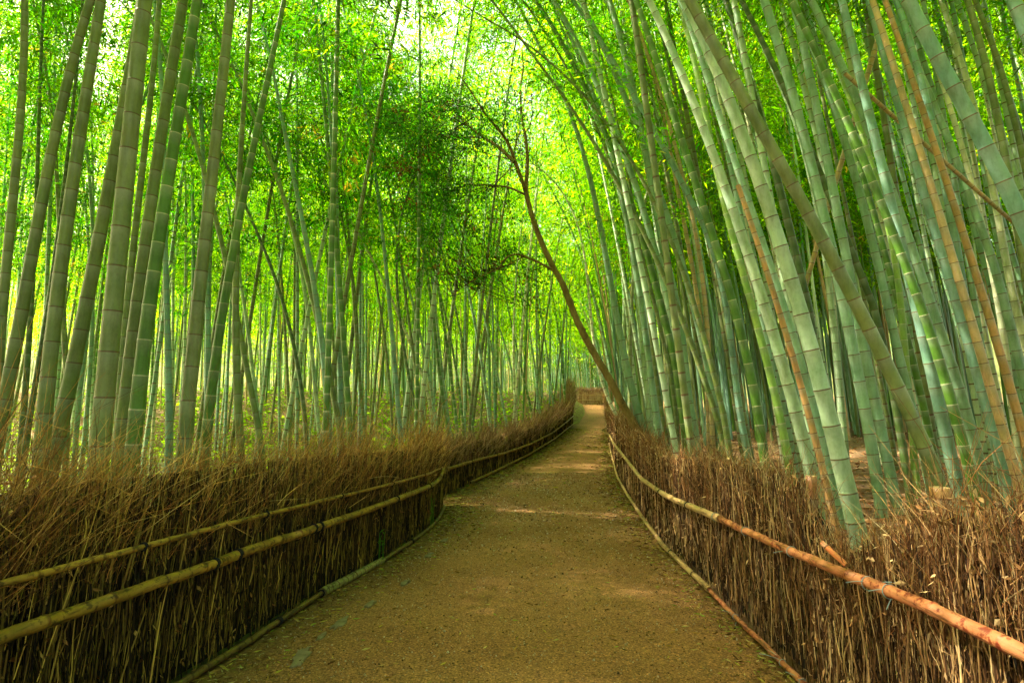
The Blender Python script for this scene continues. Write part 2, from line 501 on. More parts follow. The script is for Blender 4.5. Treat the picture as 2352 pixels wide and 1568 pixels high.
# traced culms: zone, crop points, width at the first and last point (crop px of scale .3516), colour, depth (0 = from the width)
T = [
 # left, listed top -> bottom
 ('L', '1 160,0 155,400 140,700 100,1100 60,1568 2 45,100 10,600 -20,900', 46, 72, 'grey', 4.6),
 ('L', '1 590,0 470,450 330,1000 230,1568 2 205,100 130,600 50,900 5,1200', 56, 96, 'olive', 3.9),
 ('L', '1 660,0 590,450 520,900 430,1568 2 400,100 345,600 300,1100 260,1500', 62, 108, 'olive', 3.7),
 ('L', '1 930,0 850,450 740,1000 660,1568 2 640,80 560,400 480,800 400,1150 350,1450', 62, 104, 'olive', 4.3),
 ('L', '1 945,0 900,400 860,750 820,1200 790,1568 2 775,50 730,500 695,900 660,1250 640,1500', 98, 132, 'grey', 3.5),
 ('L', '1 1195,0 1130,450 1050,850 1010,1150 960,1568 2 945,50 880,500 835,900 790,1250 770,1450', 66, 80, 'olive', 4.8),
 ('L', '1 1290,0 1210,500 1120,1000 1050,1568 2 1030,50 960,500 915,900 875,1300 865,1450', 64, 104, 'green', 4.2),
 ('L', '1 1510,0 1450,500 1400,1000 1350,1568 2 1335,50 1280,500 1240,900 1210,1250 1200,1450', 62, 102, 'grey', 4.4),
 ('L', '1 1640,0 1600,600 1570,1100 1545,1568 2 1540,50 1540,500 1555,900 1565,1300', 26, 60, 'olive', 6.2),
 ('L', '1 1860,0 1770,400 1680,800 1610,1200 1570,1568 2 1500,100 1440,500 1390,900 1350,1250 1340,1400', 34, 78, 'green', 5.4),
 ('L', '1 1030,0 1045,400 990,450 950,800 900,1300 880,1568 2 865,100 820,600 790,1000 765,1300', 34, 54, 'olive', 6.6),
 ('L', '1 265,280 310,500 345,800 375,1200 385,1568 2 395,100 430,600 432,900', 20, 44, 'grey', 9),
 ('L', '1 250,900 240,1300 2 215,200 190,600 160,1100 130,1400', 22, 44, 'dark', 8),
 ('L', '2 345,200 330,300 270,700 220,1000 180,1250', 24, 48, 'dark', 7.5),
 ('L', '1 1075,1200 1080,1568 2 1080,50 1090,500 1105,1000 1105,1300', 30, 56, 'blue', 7.2),
 ('L', '1 1250,700 1255,1200 1265,1568 2 1265,100 1258,400 1240,800', 20, 30, 'blue', 12),
 ('L', '2 1350,50 1355,350 1360,700 1350,1150', 34, 40, 'blue', 9),
 ('L', '2 1700,0 1780,200 1860,450 1930,750 1990,1150 2000,1300', 20, 34, 'dark', 10),
 ('L', '2 1575,300 1610,500 1640,800 1690,1150 1700,1300', 20, 32, 'pale', 11),
 ('L', '2 1560,550 1600,800 1660,1050 1690,1250', 34, 52, 'olive', 8),
 ('L', '1 1750,1000 1870,1350 1940,1568 2 1960,50 2040,400 2110,700 2180,980 2210,1200', 26, 44, 'grey', 9.5),
 ('L', '1 1810,600 1870,900 1920,1200 1990,1568 2 2020,50 2060,300 2100,700 2130,1000 2150,1250', 22, 52, 'blue', 8.5),
 ('L', '1 2050,0 2060,100 2110,600 2150,1000 2180,1400 2190,1568 2 2210,100 2230,500 2265,900 2285,1250', 20, 44, 'green', 9.2),
 ('L', '1 2160,850 2180,1200 2190,1568 2 2200,100 2215,600 2225,1250', 20, 42, 'blue', 9.8),
 ('L', '1 2090,1170 2130,1568 2 2140,200 2180,700 2205,1150', 14, 22, 'olive', 14),
 ('L', '2 1930,30 1980,250 2020,600 2060,950 2088,1300', 22, 30, 'pale', 12),
 ('L', '2 1820,150 1820,700 1825,1250', 13, 17, 'jade', 18),
 ('L', '2 1815,0 1850,300 1862,700 1890,1200', 16, 22, 'olive', 15),
 ('L', '2 1700,150 1700,600 1705,1150', 10, 14, 'white', 20),
 ('L', '2 2280,100 2330,600 2350,900 5 215,900', 20, 26, 'olive', 13),
 ('L', '2 1060,420 1030,800 1000,1200 990,1400', 16, 22, 'white', 13),
 ('L', '2 1215,0 1210,500 1200,1000 1195,1300', 18, 24, 'pale', 13),
 ('L', '2 1925,0 1925,500 1910,900 1900,1250', 16, 20, 'olive', 16),
 ('L', '2 585,300 590,600 610,1000', 20, 20, 'pale', 14),
 ('L', '2 530,900 510,1100 490,1400', 30, 32, 'jade', 9),
 ('L', '2 580,950 560,1200 530,1500', 26, 30, 'jade', 10),
 # centre left
 ('C', '5 190,0 215,300 240,700 270,1000 300,1300', 18, 24, 'olive', 13),
 ('C', '5 320,0 370,300 410,550 450,900 470,1200', 14, 20, 'olive', 15),
 ('C', '4 280,650 330,900 370,1200 400,1500 5 410,0 445,250 470,600 500,1000 525,1250', 18, 34, 'blue', 11),
 ('C', '4 560,1200 640,1450 5 430,0 490,250 540,600 610,950 660,1300', 12, 26, 'dark', 12),
 ('C', '5 515,50 560,350 600,700 650,1000 690,1280', 16, 26, 'olive', 13),
 ('C', '5 670,0 720,350 760,700 800,1000 840,1300', 18, 28, 'green', 12.2),
 ('C', '5 700,50 750,400 790,800 830,1100 860,1300', 14, 22, 'jade', 13.5),
 ('C', '5 740,100 800,500 845,800 880,1100 900,1300', 14, 24, 'green', 13),
 ('C', '5 785,350 840,600 900,900 940,1270', 12, 20, 'green', 14),
 ('C', '5 540,180 640,550 720,950 765,1250', 14, 22, 'jade', 15),
 ('C', '5 640,800 690,950 735,1290', 20, 24, 'white', 13.2),
 ('C', '5 1290,150 1275,400 1260,700 1275,1000 1285,1230', 10, 20, 'white', 20),
 ('C', '5 930,150 990,450 1060,800 1110,1200', 16, 24, 'jade', 16),
 ('C', '5 860,330 950,800 1000,1250', 12, 22, 'green', 15),
 ('C', '5 1050,400 1130,750 1220,1210', 12, 20, 'jade', 18),
 ('C', '5 1140,500 1240,800 1285,1210', 10, 18, 'jade', 21),
 ('C', '5 1230,450 1330,900 1400,1190', 10, 18, 'green', 21),
 ('C', '5 1340,450 1400,800 1440,1160', 9, 16, 'jade', 25),
 ('C', '5 1440,450 1490,800 1530,1120', 9, 15, 'jade', 27),
 ('C', '5 1540,480 1580,800 1602,1100', 9, 16, 'green', 29),
 # right
 ('R', '6 105,-60 270,300 390,550 500,800 600,1150 680,1350 740,1568 7 750,50 830,250 920,550 1000,850 1080,1150 1160,1500 8 1200,250 1240,450 1262,640', 58, 116, 'pale', 4.15),
 ('R', '6 150,-30 330,280 480,570 620,830 770,1080 900,1320 1040,1568 7 1055,50 1140,180 1250,400 1340,600 1440,800 1530,960 1620,1150 1720,1400 1790,1568', 72, 92, 'grey', 3.9),
 ('R', '4 2140,0 2230,150 2320,350 6 10,270 110,450 190,650 280,900 370,1150 440,1350 510,1568 7 530,30 600,250 680,500 760,750 830,1000 900,1250 950,1500', 44, 86, 'pale', 5.0),
 ('R', '6 0,570 110,850 180,1150 270,1400 330,1568 7 340,50 400,250 460,420 510,650 560,850 600,1050 650,1400', 42, 62, 'green', 6.3),
 ('R', '6 290,850 330,1050 380,1250 440,1500 7 455,20 520,250 600,500 660,750 720,1000 790,1300 830,1568', 38, 56, 'lime', 5.7),
 ('R', '6 280,500 400,850 500,1150 560,1350 620,1568 7 640,50 710,200 780,400 850,600 910,850 970,1050 1030,1350 1080,1568 8 1120,350 1190,650', 34, 64, 'jade', 5.2),
 ('R', '7 600,0 680,200 740,450 810,650 870,850 930,1100 1000,1350 1050,1568 8 1100,400 1150,700', 30, 48, 'orange', 4.7),
 ('R', '6 1590,0 1750,300 1880,540 2020,800 2140,1050 2270,1300 2400,1550 7 2480,200 2560,450', 90, 112, 'blue', 3.8),
 ('R', '6 2250,-80 2290,20 2380,230 2480,500 2560,800', 92, 105, 'blue', 3.9),
 ('R', '6 1160,0 1230,300 1310,600 1390,900 1450,1200 1520,1568 7 1560,100 1640,350 1700,600 1770,950 1830,1250 1890,1568 8 1925,250', 44, 78, 'blue', 5.2),
 ('R', '6 1330,0 1410,250 1500,550 1600,900 1680,1200 1760,1568 7 1830,150 1900,300 1970,600 2060,900 2130,1150 2200,1450', 42, 66, 'blue', 5.6),
 ('R', '6 1370,50 1480,350 1580,650 1680,1000 1760,1300 1840,1568 7 1860,50 1960,350 2060,700 2150,1000 2240,1300 2300,1568', 36, 60, 'tan', 5.3),
 ('R', '6 1440,0 1590,400 1700,750 1810,1100 1900,1350 1970,1568 7 1980,50 2080,350 2200,750 2290,1050 2352,1300', 32, 56, 'orange', 5.8),
 ('R', '6 500,0 640,250 770,550 880,800 1000,1100 1120,1350 1190,1568 7 1220,50 1300,250 1370,450', 38, 50, 'dark', 6.6),
 ('R', '6 1790,450 1860,700 1950,950 2010,1200 2060,1400 2100,1568 7 2140,200 2200,500', 34, 44, 'white', 6.8),
 ('R', '6 1980,0 2060,250 2130,550 2200,900 2260,1150 2310,1500 7 2352,150', 46, 56, 'grey', 6.2),
 ('R', '6 2110,200 2200,450 2290,800 2352,1050 2400,1300', 42, 50, 'grey', 6.8),
 ('R', '6 1000,100 1100,400 1200,600 1300,880 1370,1100 1440,1350 1480,1568 7 1500,150 1560,500', 32, 46, 'lime', 7.2),
 ('R', '6 750,0 860,300 960,700 1020,1050 1060,1400 7 1090,200', 26, 40, 'white', 9),
 ('R', '6 780,600 860,800 930,1050 980,1250 1040,1568', 40, 50, 'pale', 7.6),
 ('R', '6 400,0 480,250 560,500 640,800 720,1200 e 1830,500 1900,800 1980,1150 2040,1500', 44, 60, 'dark', 7.4),
 ('R', '7 1200,550 1240,750 1290,1000 1340,1250 1390,1568 8 1430,520', 66, 72, 'jade', 6.0),
 ('R', '7 1230,300 1270,550 1350,900 1420,1250 1480,1568 8 1540,480', 56, 66, 'jade', 6.2),
 ('R', '7 1370,50 1430,300 1500,600 1560,850 1620,1100 1700,1400', 48, 56, 'jade', 6.6),
 ('R', '7 1420,0 1500,300 1580,600 1640,850 1700,1100 1760,1400', 36, 44, 'green', 7.3),
 ('R', '7 1620,50 1720,350 1820,650 1900,850 1970,1100 2040,1400 8 2090,250', 52, 62, 'jade', 5.9),
 ('R', '7 1650,350 1750,650 1830,900 1900,1100 1960,1350 2000,1568 8 2060,380', 52, 68, 'green', 5.0),
 ('R', '7 1940,250 1990,500 2040,850 2110,1050 2170,1350 2220,1568', 50, 62, 'blue', 6.3),
 ('R', '7 2100,0 2180,250 2260,550 2330,850 2390,1100', 48, 56, 'jade', 6.6),
 ('R', '7 2210,0 2260,250 2300,450 2370,700', 46, 50, 'white', 7.4),
 ('R', 'e 700,0 760,250 840,700 890,950 910,1150 960,1400 7 265,700 285,1100', 26, 30, 'tan', 9.5),
 ('R', 'e 860,350 930,700 970,950 1010,1250 1050,1568 7 290,550 290,900 320,1300', 26, 36, 'tan', 8.6),
 ('R', '4 1490,450 1600,600 1660,800 1730,1050 1790,1300 5 1850,50 1890,250 1960,550 2010,850 a 1600,1150', 26, 56, 'jade', 9.8),
 ('R', 'e 40,200 130,600 200,900 250,1200 300,1568 a 1250,350 1310,650 1340,950', 24, 36, 'pale', 13),
 ('R', 'e 120,100 220,450 270,700 320,1000 370,1300 410,1568 a 1580,0 1620,350 1650,650 1690,950 1720,1250', 26, 38, 'pale', 10.5),
 ('R', 'e 450,0 520,250 590,600 630,900 680,1200 740,1568 7 90,250 110,700 190,1300', 46, 52, 'jade', 8.2),
 ('R', '4 1450,450 e 80,0 200,260 310,480 430,730 520,950 620,1200 720,1500 7 220,650 290,900 350,1250', 18, 44, 'olive', 7.8),
 ('R', '4 1100,130 1350,300 1600,490 1800,700 1950,920 e 330,50 480,300 600,580 720,850 810,1100 900,1350 7 310,800 390,1150', 10, 44, 'olive', 7.4),
 ('R', 'e 580,280 660,600 760,950 850,1150 960,1450 7 270,800 310,1000 370,1300', 40, 50, 'jade', 8.6),
 ('R', 'e 400,400 450,600 530,850 580,1100 620,1400', 22, 28, 'white', 12),
 ('R', 'e 900,400 990,600 1080,850 1170,1100 1240,1400 7 450,800 490,1100 550,1400', 36, 46, 'blue', 8),
 ('R', 'a 1650,0 1700,400 1750,800 1800,1200 1830,1400', 42, 48, 'jade', 9),
 ('R', 'a 1960,0 2040,400 2100,800 2150,1200 2190,1400', 46, 50, 'green', 8.6),
 ('R', 'a 2060,0 2130,350 2200,700 2250,1050 2300,1300', 48, 54, 'jade', 8.2),
 ('R', 'a 1720,0 1770,400 1830,800 1900,1200 1960,1500', 26, 28, 'olive', 9.6),
 ('R', 'a 1880,50 1960,450 2020,800 2050,1200 2060,1450', 26, 30, 'grey', 9.3),
 ('R', 'a 1100,0 1200,450 1260,900 1310,1150', 20, 24, 'jade', 13.5),
 ('R', 'a 1020,100 1080,400 1130,650 1170,850 1210,1020', 22, 28, 'jade', 15),
 ('R', '5 1530,0 1620,200 1700,400 1780,650 1850,850 1900,1150', 12, 20, 'white', 17),
 ('R', '4 1380,1080 1550,1200 1640,1310 1720,1450 5 1670,200 1740,400 1810,650 1880,900 1930,1180', 10, 24, 'white', 15),
 ('R', '4 1940,200 2000,380 2060,650 2120,900 2160,1200 2200,1400 2250,1568', 26, 46, 'pale', 9),
 ('R', '4 2020,300 2120,500 2180,700 2260,900 2352,1150', 26, 38, 'pale', 9.5),
 ('R', '4 2180,450 2270,620 2352,850 e 560,50', 24, 36, 'grey', 9),
]
FALLEN = [   # dead canes leaning across the stand
 ('6 1690,930 1900,1120 2100,1290 2300,1470', 26, 'tan', 6.0), ('6 1250,750 1150,1100 1090,1300 1040,1450 7 930,280', 34, 'tan', 8.0)]
def parse(s):
    out, tg = [], None
    for tok in s.split():
        if ',' in tok:
            x, y = tok.split(','); out.append(px(tg, float(x), float(y)))
        else: tg = tok
    return out

n_individual = 0
traced = []
for i, (zone, s, w0, w1, cname, Y) in enumerate(T):
    P = parse(s)[::-1]                      # base first
    u = P[0][0]
    while True:                             # stand clear of the fence
        wp = np.array([at(a, b, Y) for a, b in P])
        rng = np.random.default_rng(100 + i)
        cv = smooth_curve(wp, 3 if len(P) > 4 else 2)
        arc0 = np.linalg.norm(np.diff(cv, axis=0), axis=1).sum()
        k = .3516 / F * Y * .5
        rb, rt = w1 * k, w0 * k
        total = max(arc0 + 1.5, float(np.clip(rb * 2 * 150, 12.5, 16.5)) * rng.uniform(.95, 1.08))
        if s.startswith('7 600,0'): total = arc0 + .8
        cv = grow(cv, total, .15 if cname == 'olive' and zone == 'R' else .35, rng)
        bx, by = cv[0][0], cv[0][1]
        if zone == 'R': ok = bx > float(xR(by)) + .3 + rb
        else: ok = bx < float(xL(by)) - .3 - rb
        if ok or Y > 42: break
        Y += .25
    segs = np.linalg.norm(np.diff(cv, axis=0), axis=1); Sx = segs.sum()
    low = Sx - total if False else 0
    # arclength where the traced part begins
    s_tr = np.linalg.norm(np.diff(cv, axis=0), axis=1).cumsum()
    top_tr = min(arc0 + 1.0, Sx * .9)
    def rad(x, rb=rb, rt=rt, a=arc0 + 1.0, L=Sx):
        if x < a: return rb + (rt - rb) * (x / a)
        q = (x - a) / max(L - a, .1)
        return rt * (1 - .88 * q)
    traced.append(dict(zone=zone, u=u, Y=Y, curve=cv, rad=rad, c=cname, L=Sx, w=w1, i=i, seed=500 + i))

zones = {'L': 'behind the left brushwood fence, counted from the left edge', 'C': 'beyond the bend of the left fence, counted from the left',
         'R': 'behind the right fence, counted from the path outward'}
for z in 'LCR':
    ts = sorted([t for t in traced if t['zone'] == z], key=lambda t: t['u'])
    for k, t in enumerate(ts): t['ord'] = ORD[k]
for t in traced:
    near = t['w'] > 40
    sides, pn = (18, 6) if near else ((12, 6) if t['w'] > 25 else (9, 4))
    color = np.array(PAL[t['c']])
    root = empty('bamboo', tuple(t['curve'][0]))
    o0 = t['curve'][0]
    cv = t['curve'] - o0
    ring = 'pale' if t['c'] in ('green', 'lime') else 'brown'
    V, Fq, C = culm_mesh(cv, t['rad'], color, sides, pn, t['seed'], ring, 2.55, moss=.5 if t['c'] not in ('tan', 'orange') else 0)
    link('culm', make_mesh('culm', V, Fq, C, [M_CULM], None, True), root)
    dead = t['c'] in ('tan', 'orange')
    if not dead:
        t0 = (.34 if t['c'] == 'olive' else .5) if t['zone'] == 'R' else (.5 if t['Y'] < 7 else .4)
        V, Fq, C = crown(cv, t0, 60, 2300 if t['zone'] == 'R' else 3400, .135, t['seed'] + 9, 1.15, yellow=.22)
        link('crown', make_mesh('crown', V, Fq, C, [M_LEAF]), root)
    ph = {'L': 'left of the path', 'C': 'in the middle stand', 'R': 'right of the path'}[t['zone']]
    thick = 'thick' if t['w'] > 70 else ('medium' if t['w'] > 34 else 'slender')
    tag(root, f"{thick} {WORD[t['c']]} bamboo, {t['ord']} {zones[t['zone']]}", 'bamboo', {'L': 'bamboo behind the left fence', 'C': 'bamboo in the middle stand', 'R': 'bamboo leaning in behind the right fence'}[t['zone']])
    n_individual += 1
for j, (s, w, cname, Y) in enumerate(FALLEN):
    P = parse(s)
    wp = np.array([at(a, b, Y + .12 * k) for k, (a, b) in enumerate(P)])
    cv = smooth_curve(wp, 2)
    d = norm(cv[-1] - cv[-4]); e = norm(cv[0] - cv[3])
    cv = np.vstack([[cv[0] + e * x for x in (1.2, .6)], cv, [cv[-1] + d * x for x in (.5, 1.0, 1.6)]])
    r0 = w * .3516 / F * Y * .5
    o0 = cv[0]
    V, Fq, C = culm_mesh(cv - o0, lambda x: r0, np.array(PAL[cname]), 12, 6, 900 + j, 'brown', 2.4)
    o = link('dead_bamboo', make_mesh('dead_bamboo', V, Fq, C, [M_CULM], None, True), None, tuple(o0))
    tag(o, ['dry tan dead cane slanting down to the right across upright culms', 'dry tan dead cane crossing steeply left behind the thick leaning culm'][j], 'dead bamboo')

# ---- repeated bamboo: a few models of each kind, copied
def model(kind, seed, leafy=3000, base=(.032, .19, .003), yellow=None, t0=.42):
    rng = np.random.default_rng(seed)
    H = rng.uniform(15, 19)
    lean = {'left': rng.uniform(-.10, .06), 'right': rng.uniform(.11, .19)}[kind]
    n = 50
    t = np.linspace(0, 1, n)
    cv = np.stack([-(lean * H) * (t * .8 + t ** 2 * .3), rng.uniform(-.05, .05) * H * t ** 2, H * t - (.1 * H) * t ** 4], 1)
    r = rng.uniform(.035, .052)
    cname = rng.choice(['jade', 'blue', 'green', 'olive', 'pale', 'grey', 'pale'] if kind == 'left' else ['jade', 'blue', 'pale', 'jade', 'grey', 'pale', 'white', 'green'])
    rad = lambda x: r * (1 - .82 * min(1, max(0, x / H - .05)) ** 1.3)
    V, Fq, C = culm_mesh(cv, rad, np.array(PAL[cname]), 9, 4, seed, 'pale' if cname == 'green' else 'brown', 2.9)
    mc = make_mesh('culm', V, Fq, C, [M_CULM], None, True)
    V, Fq, C = crown(cv, t0 if kind == 'left' else .46, 84, leafy, .16, seed + 1, 1.35, yellow=(.4 if kind == 'left' else .6) if yellow is None else yellow, base=base)
    mk = make_mesh('crown', V, Fq, C, [M_LEAF])
    return mc, mk
MODELS = {'left': [model('left', 40 + i, 3600, t0=.32) for i in range(8)], 'leftnear': [model('left', 140 + i, 4400, (.018, .12, .003), .10, .34) for i in range(5)], 'right': [model('right', 80 + i, 2050, yellow=.45) for i in range(7)]}
placed = [(t['curve'][0][0], t['curve'][0][1]) for t in traced]
def free(x, y, d):
    return all((x - a) ** 2 + (y - b) ** 2 > d * d for a, b in placed)
def copy_bamboo(kind, x, y, label, group, scale, turn=0):
    global n_individual
    if kind == 'left' and y < 15.5: kind = 'leftnear'
    mc, mk = MODELS[kind][random.randrange(len(MODELS[kind]))]
    r = empty('bamboo', (x, y, tz(x, y) - .05))
    r.rotation_euler = (0, 0, turn + random.gauss(0, .35))
    r.scale = (scale, scale, scale * random.uniform(.92, 1.08))
    link('culm', mc, r); link('crown', mk, r)
    tag(r, label, 'bamboo', group)
    placed.append((x, y)); n_individual += 1
for k_ in range(6):           # tall ones arching in over the path from both sides
    y = 11 + k_ * 3 + random.uniform(-.4, .4)
    copy_bamboo('right', float(xL(y + .8)) - random.uniform(.6, 2.5), y + .8, 'slim bamboo standing among the others in the open stand left of the path', 'slim bamboo in the left stand', random.uniform(.95, 1.1), math.pi)
    copy_bamboo('right', float(xR(y)) + random.uniform(.5, 1.2), y, 'slim bamboo packed behind the front rows to the right of the path', 'slim bamboo packed in the right stand', random.uniform(1.0, 1.2))
for (bx, by, sc_) in [(-3.3, 9.6, 1.0), (-4.6, 11.2, 1.1), (-2.6, 13.2, 1.12), (-4.4, 14.6, 1.15), (-2.2, 16.0, 1.15), (-6.2, 12.6, 1.05), (-1.4, 18.5, 1.2)]:
    copy_bamboo('right', min(bx, float(xL(by)) - .6), by, 'slim bamboo standing among the others in the open stand left of the path', 'slim bamboo in the left stand', sc_, math.pi)
cands = []
for _ in range(6000):
    side = random.random() < .6
    if side:
        y = random.uniform(6.5, 40); x = float(xL(y)) - .5 - random.random() ** 1.2 * 26
        if x < -.98 * y - 2: continue
        # the near left floor is open: few culms close by
        if y < 13 and random.random() < .75: continue
        if random.random() > (.45 + .55 * min(1, y / 24)): continue
        dm = 1.2 if y > 14 else .9
    else:
        y = random.uniform(6.5, 34); x = float(xR(y)) + .3 + random.random() ** 1.2 * 16
        if x > 1.0 * y + 2: continue
        dm = .5
    cands.append((side, x, y, dm))
cands.sort(key=lambda c: c[2])
quota = {True: 112, False: 60}
LIM = 298
far = []
for side, x, y, dm in cands:
    if not free(x, y, dm): continue
    if quota[side] <= 0 or n_individual >= LIM:
        far.append((side, x, y)); placed.append((x, y)); continue
    quota[side] -= 1
    if side: copy_bamboo('left', x, y, 'slim bamboo standing among the others in the open stand left of the path', 'slim bamboo in the left stand', random.uniform(.8, 1.05))
    else: copy_bamboo('right', x, y, 'slim bamboo packed behind the front rows to the right of the path', 'slim bamboo packed in the right stand', random.uniform(.85, 1.1))
# ---- the rest of the grove: one mass nobody could count
for _ in range(2600):
    y = random.uniform(-9, 95); x = random.uniform(-70, 75)
    if abs(x) > y * 1.05 + 9: continue
    dl, dr = float(xL(y)) - x, x - float(xR(y))
    if y < 40 and y > 6 and dl > 0 and dl < 27: continue
    if y < 30 and y > 4 and dr > 0 and dr < 15: continue
    if y > 34 and random.random() < (.45 if x < float(xL(y)) else .2): continue
    if y < 58 and dl < .6 and dr < .6: continue
    if y > 58 and False: continue
    if y < 4 and (dl < 3.2 and dr < 3.2): continue
    if y < 4 and random.random() < .6 and x > 0: continue
    far.append((dr < 0, x, y))
for _ in range(300):         # close fine stems across the middle distance
    y = random.uniform(40, 76); far.append((None, y * random.uniform(-.42, .09), y))
for _ in range(190):         # thick growth behind the far end of the path
    y = random.uniform(56.5, 80); far.append((False, y * random.uniform(.09, .17) if _ % 2 else y * random.uniform(.05, .24), y))
for _ in range(230):         # unseen left stand beside and behind the camera, added to shade the near path
    y = random.uniform(-7, 10.5); x = -3.2 - random.random() ** .9 * 13
    if x > -1.02 * max(y, 0) - 1.6 or x > float(xL(y)) - .8: continue
    far.append((True, x, y))
for _ in range(170):  # unseen stand on the right, added to darken the foreground
    y = random.uniform(-8, 6); x = 3.6 + random.random() * 11
    if x < 1.02 * max(y, 0) + 2.0: continue
    far.append((False, x, y))
for _ in range(50):          # unseen culms behind the camera, added both sides to block sky light
    y = random.uniform(-9, -2); x = random.choice([-1, 1]) * random.uniform(2.4, 6)
    far.append((x < 0, x, y))
def build_mass(name, items, label, seed):
    rng = np.random.default_rng(seed)
    acc, lacc = Acc(), Acc()
    for (lft, x, y) in items:
        H = rng.uniform(13.5, 18.5); z0 = tz(x, y) - .05
        lean = rng.uniform(-.09, .09) - (0 if lft else .12)
        n = 14; t = np.linspace(0, 1, n)
        ax = rng.uniform(-.06, .06)
        cv = np.stack([x + lean * H * (t * .4 + t * t * .7), y + ax * H * t ** 2, z0 + H * t - .08 * H * t ** 4], 1)
        r = rng.uniform(.035, .055)
        R = r * (1 - .8 * t)
        cname = ['jade', 'blue', 'green', 'pale', 'olive', 'blue', 'jade', 'grey', 'tan'][rng.integers(0, 9)]
        V, Fq, _ = tubes(cv[None], R[None], 6)
        base = np.array(PAL[cname]) * rng.uniform(.8, 1.1)
        C = np.repeat(base[None, :] * (1 + .18 * np.sin(np.arange(n) * 2.1)[:, None]), 6, 0)
        acc.add(V, Fq, C)
        fine = lft is None
        if fine: r *= .8; R = R * .8
        nl = int(np.clip(30000 / max(y, 9), 400, 1300) * (1.15 if lft else .7) if y > 20 else 26000 / max(y, 9)) // (3 if lft is None else 1)
        ll = np.clip(.15 + .0042 * max(y, 0), .15, .5)
        V, Fq, C = crown(cv, (.24 if lft and y > 26 else .36), 36, nl, ll, int(rng.integers(1e6)), 1.7, twigs=False, spread=.28, yellow=.7 if lft is not False else .5, base=(.032, .19, .003))
        lacc.add(V, Fq, C)
    # low leafy growth at the head of the path and across the back of the left floor
    for (cx, cy, cz, sx, sy, sz, N, ln, bc, yl) in [(8.2, 60.5, 5.0, 2.6, 1.2, 2.2, 9000, .26, (.02, .09, .006), .1), (-12, 50, 9.0, 11, 5, 3.0, 22000, .34, (.06, .24, .005), .8),
                                                    (-24, 36, 6.4, 7, 4, 2.4, 14000, .28, (.06, .24, .005), .8), (-4, 44, 7.6, 3.2, 3, 2.4, 9000, .28, (.06, .24, .005), .7)]:
        nb = N // 45
        cen = np.array([cx, cy, cz]) + rng.normal(0, 1, (nb, 3)) * np.array([sx, sy, sz])
        i = rng.integers(0, nb, N)
        P = cen[i] + rng.normal(0, 1, (N, 3)) * np.array([.6, .6, .16])
        D = norm(rng.normal(0, 1, (N, 3)) * np.array([1, 1, .5]) + np.array([0, 0, -.4]))
        V, Fq, C = leaves(P, D, ln * rng.uniform(.6, 1.2, N), ln * .2, leaf_colors(nb, rng, bc, .35, yl)[i], .1, rng)
        lacc.add(V, Fq, C)
    V1, F1, C1 = acc.get(); V2, F2, C2 = lacc.get()
    V = np.concatenate([V1, V2]); Fq = np.concatenate([F1, F2 + len(V1)]); C = np.concatenate([C1, C2])
    mi = np.concatenate([np.zeros(len(F1)), np.ones(len(F2))])
    o = link(name, make_mesh(name, V, Fq, C, [M_CULM, M_LEAF], mi))
    tag(o, label, 'bamboo grove', kind='stuff')
far = [f for f in far if not (0 < f[2] < 15 and abs(f[1]) < .97 * f[2] + .7)]     # near ones in view are individuals
print('far culms', len(far), 'individuals', n_individual)
build_mass('bamboo_grove', far, 'dense far bamboo grove filling the background with green stems and leaves', 5)  # also holds the unseen stands added for shade

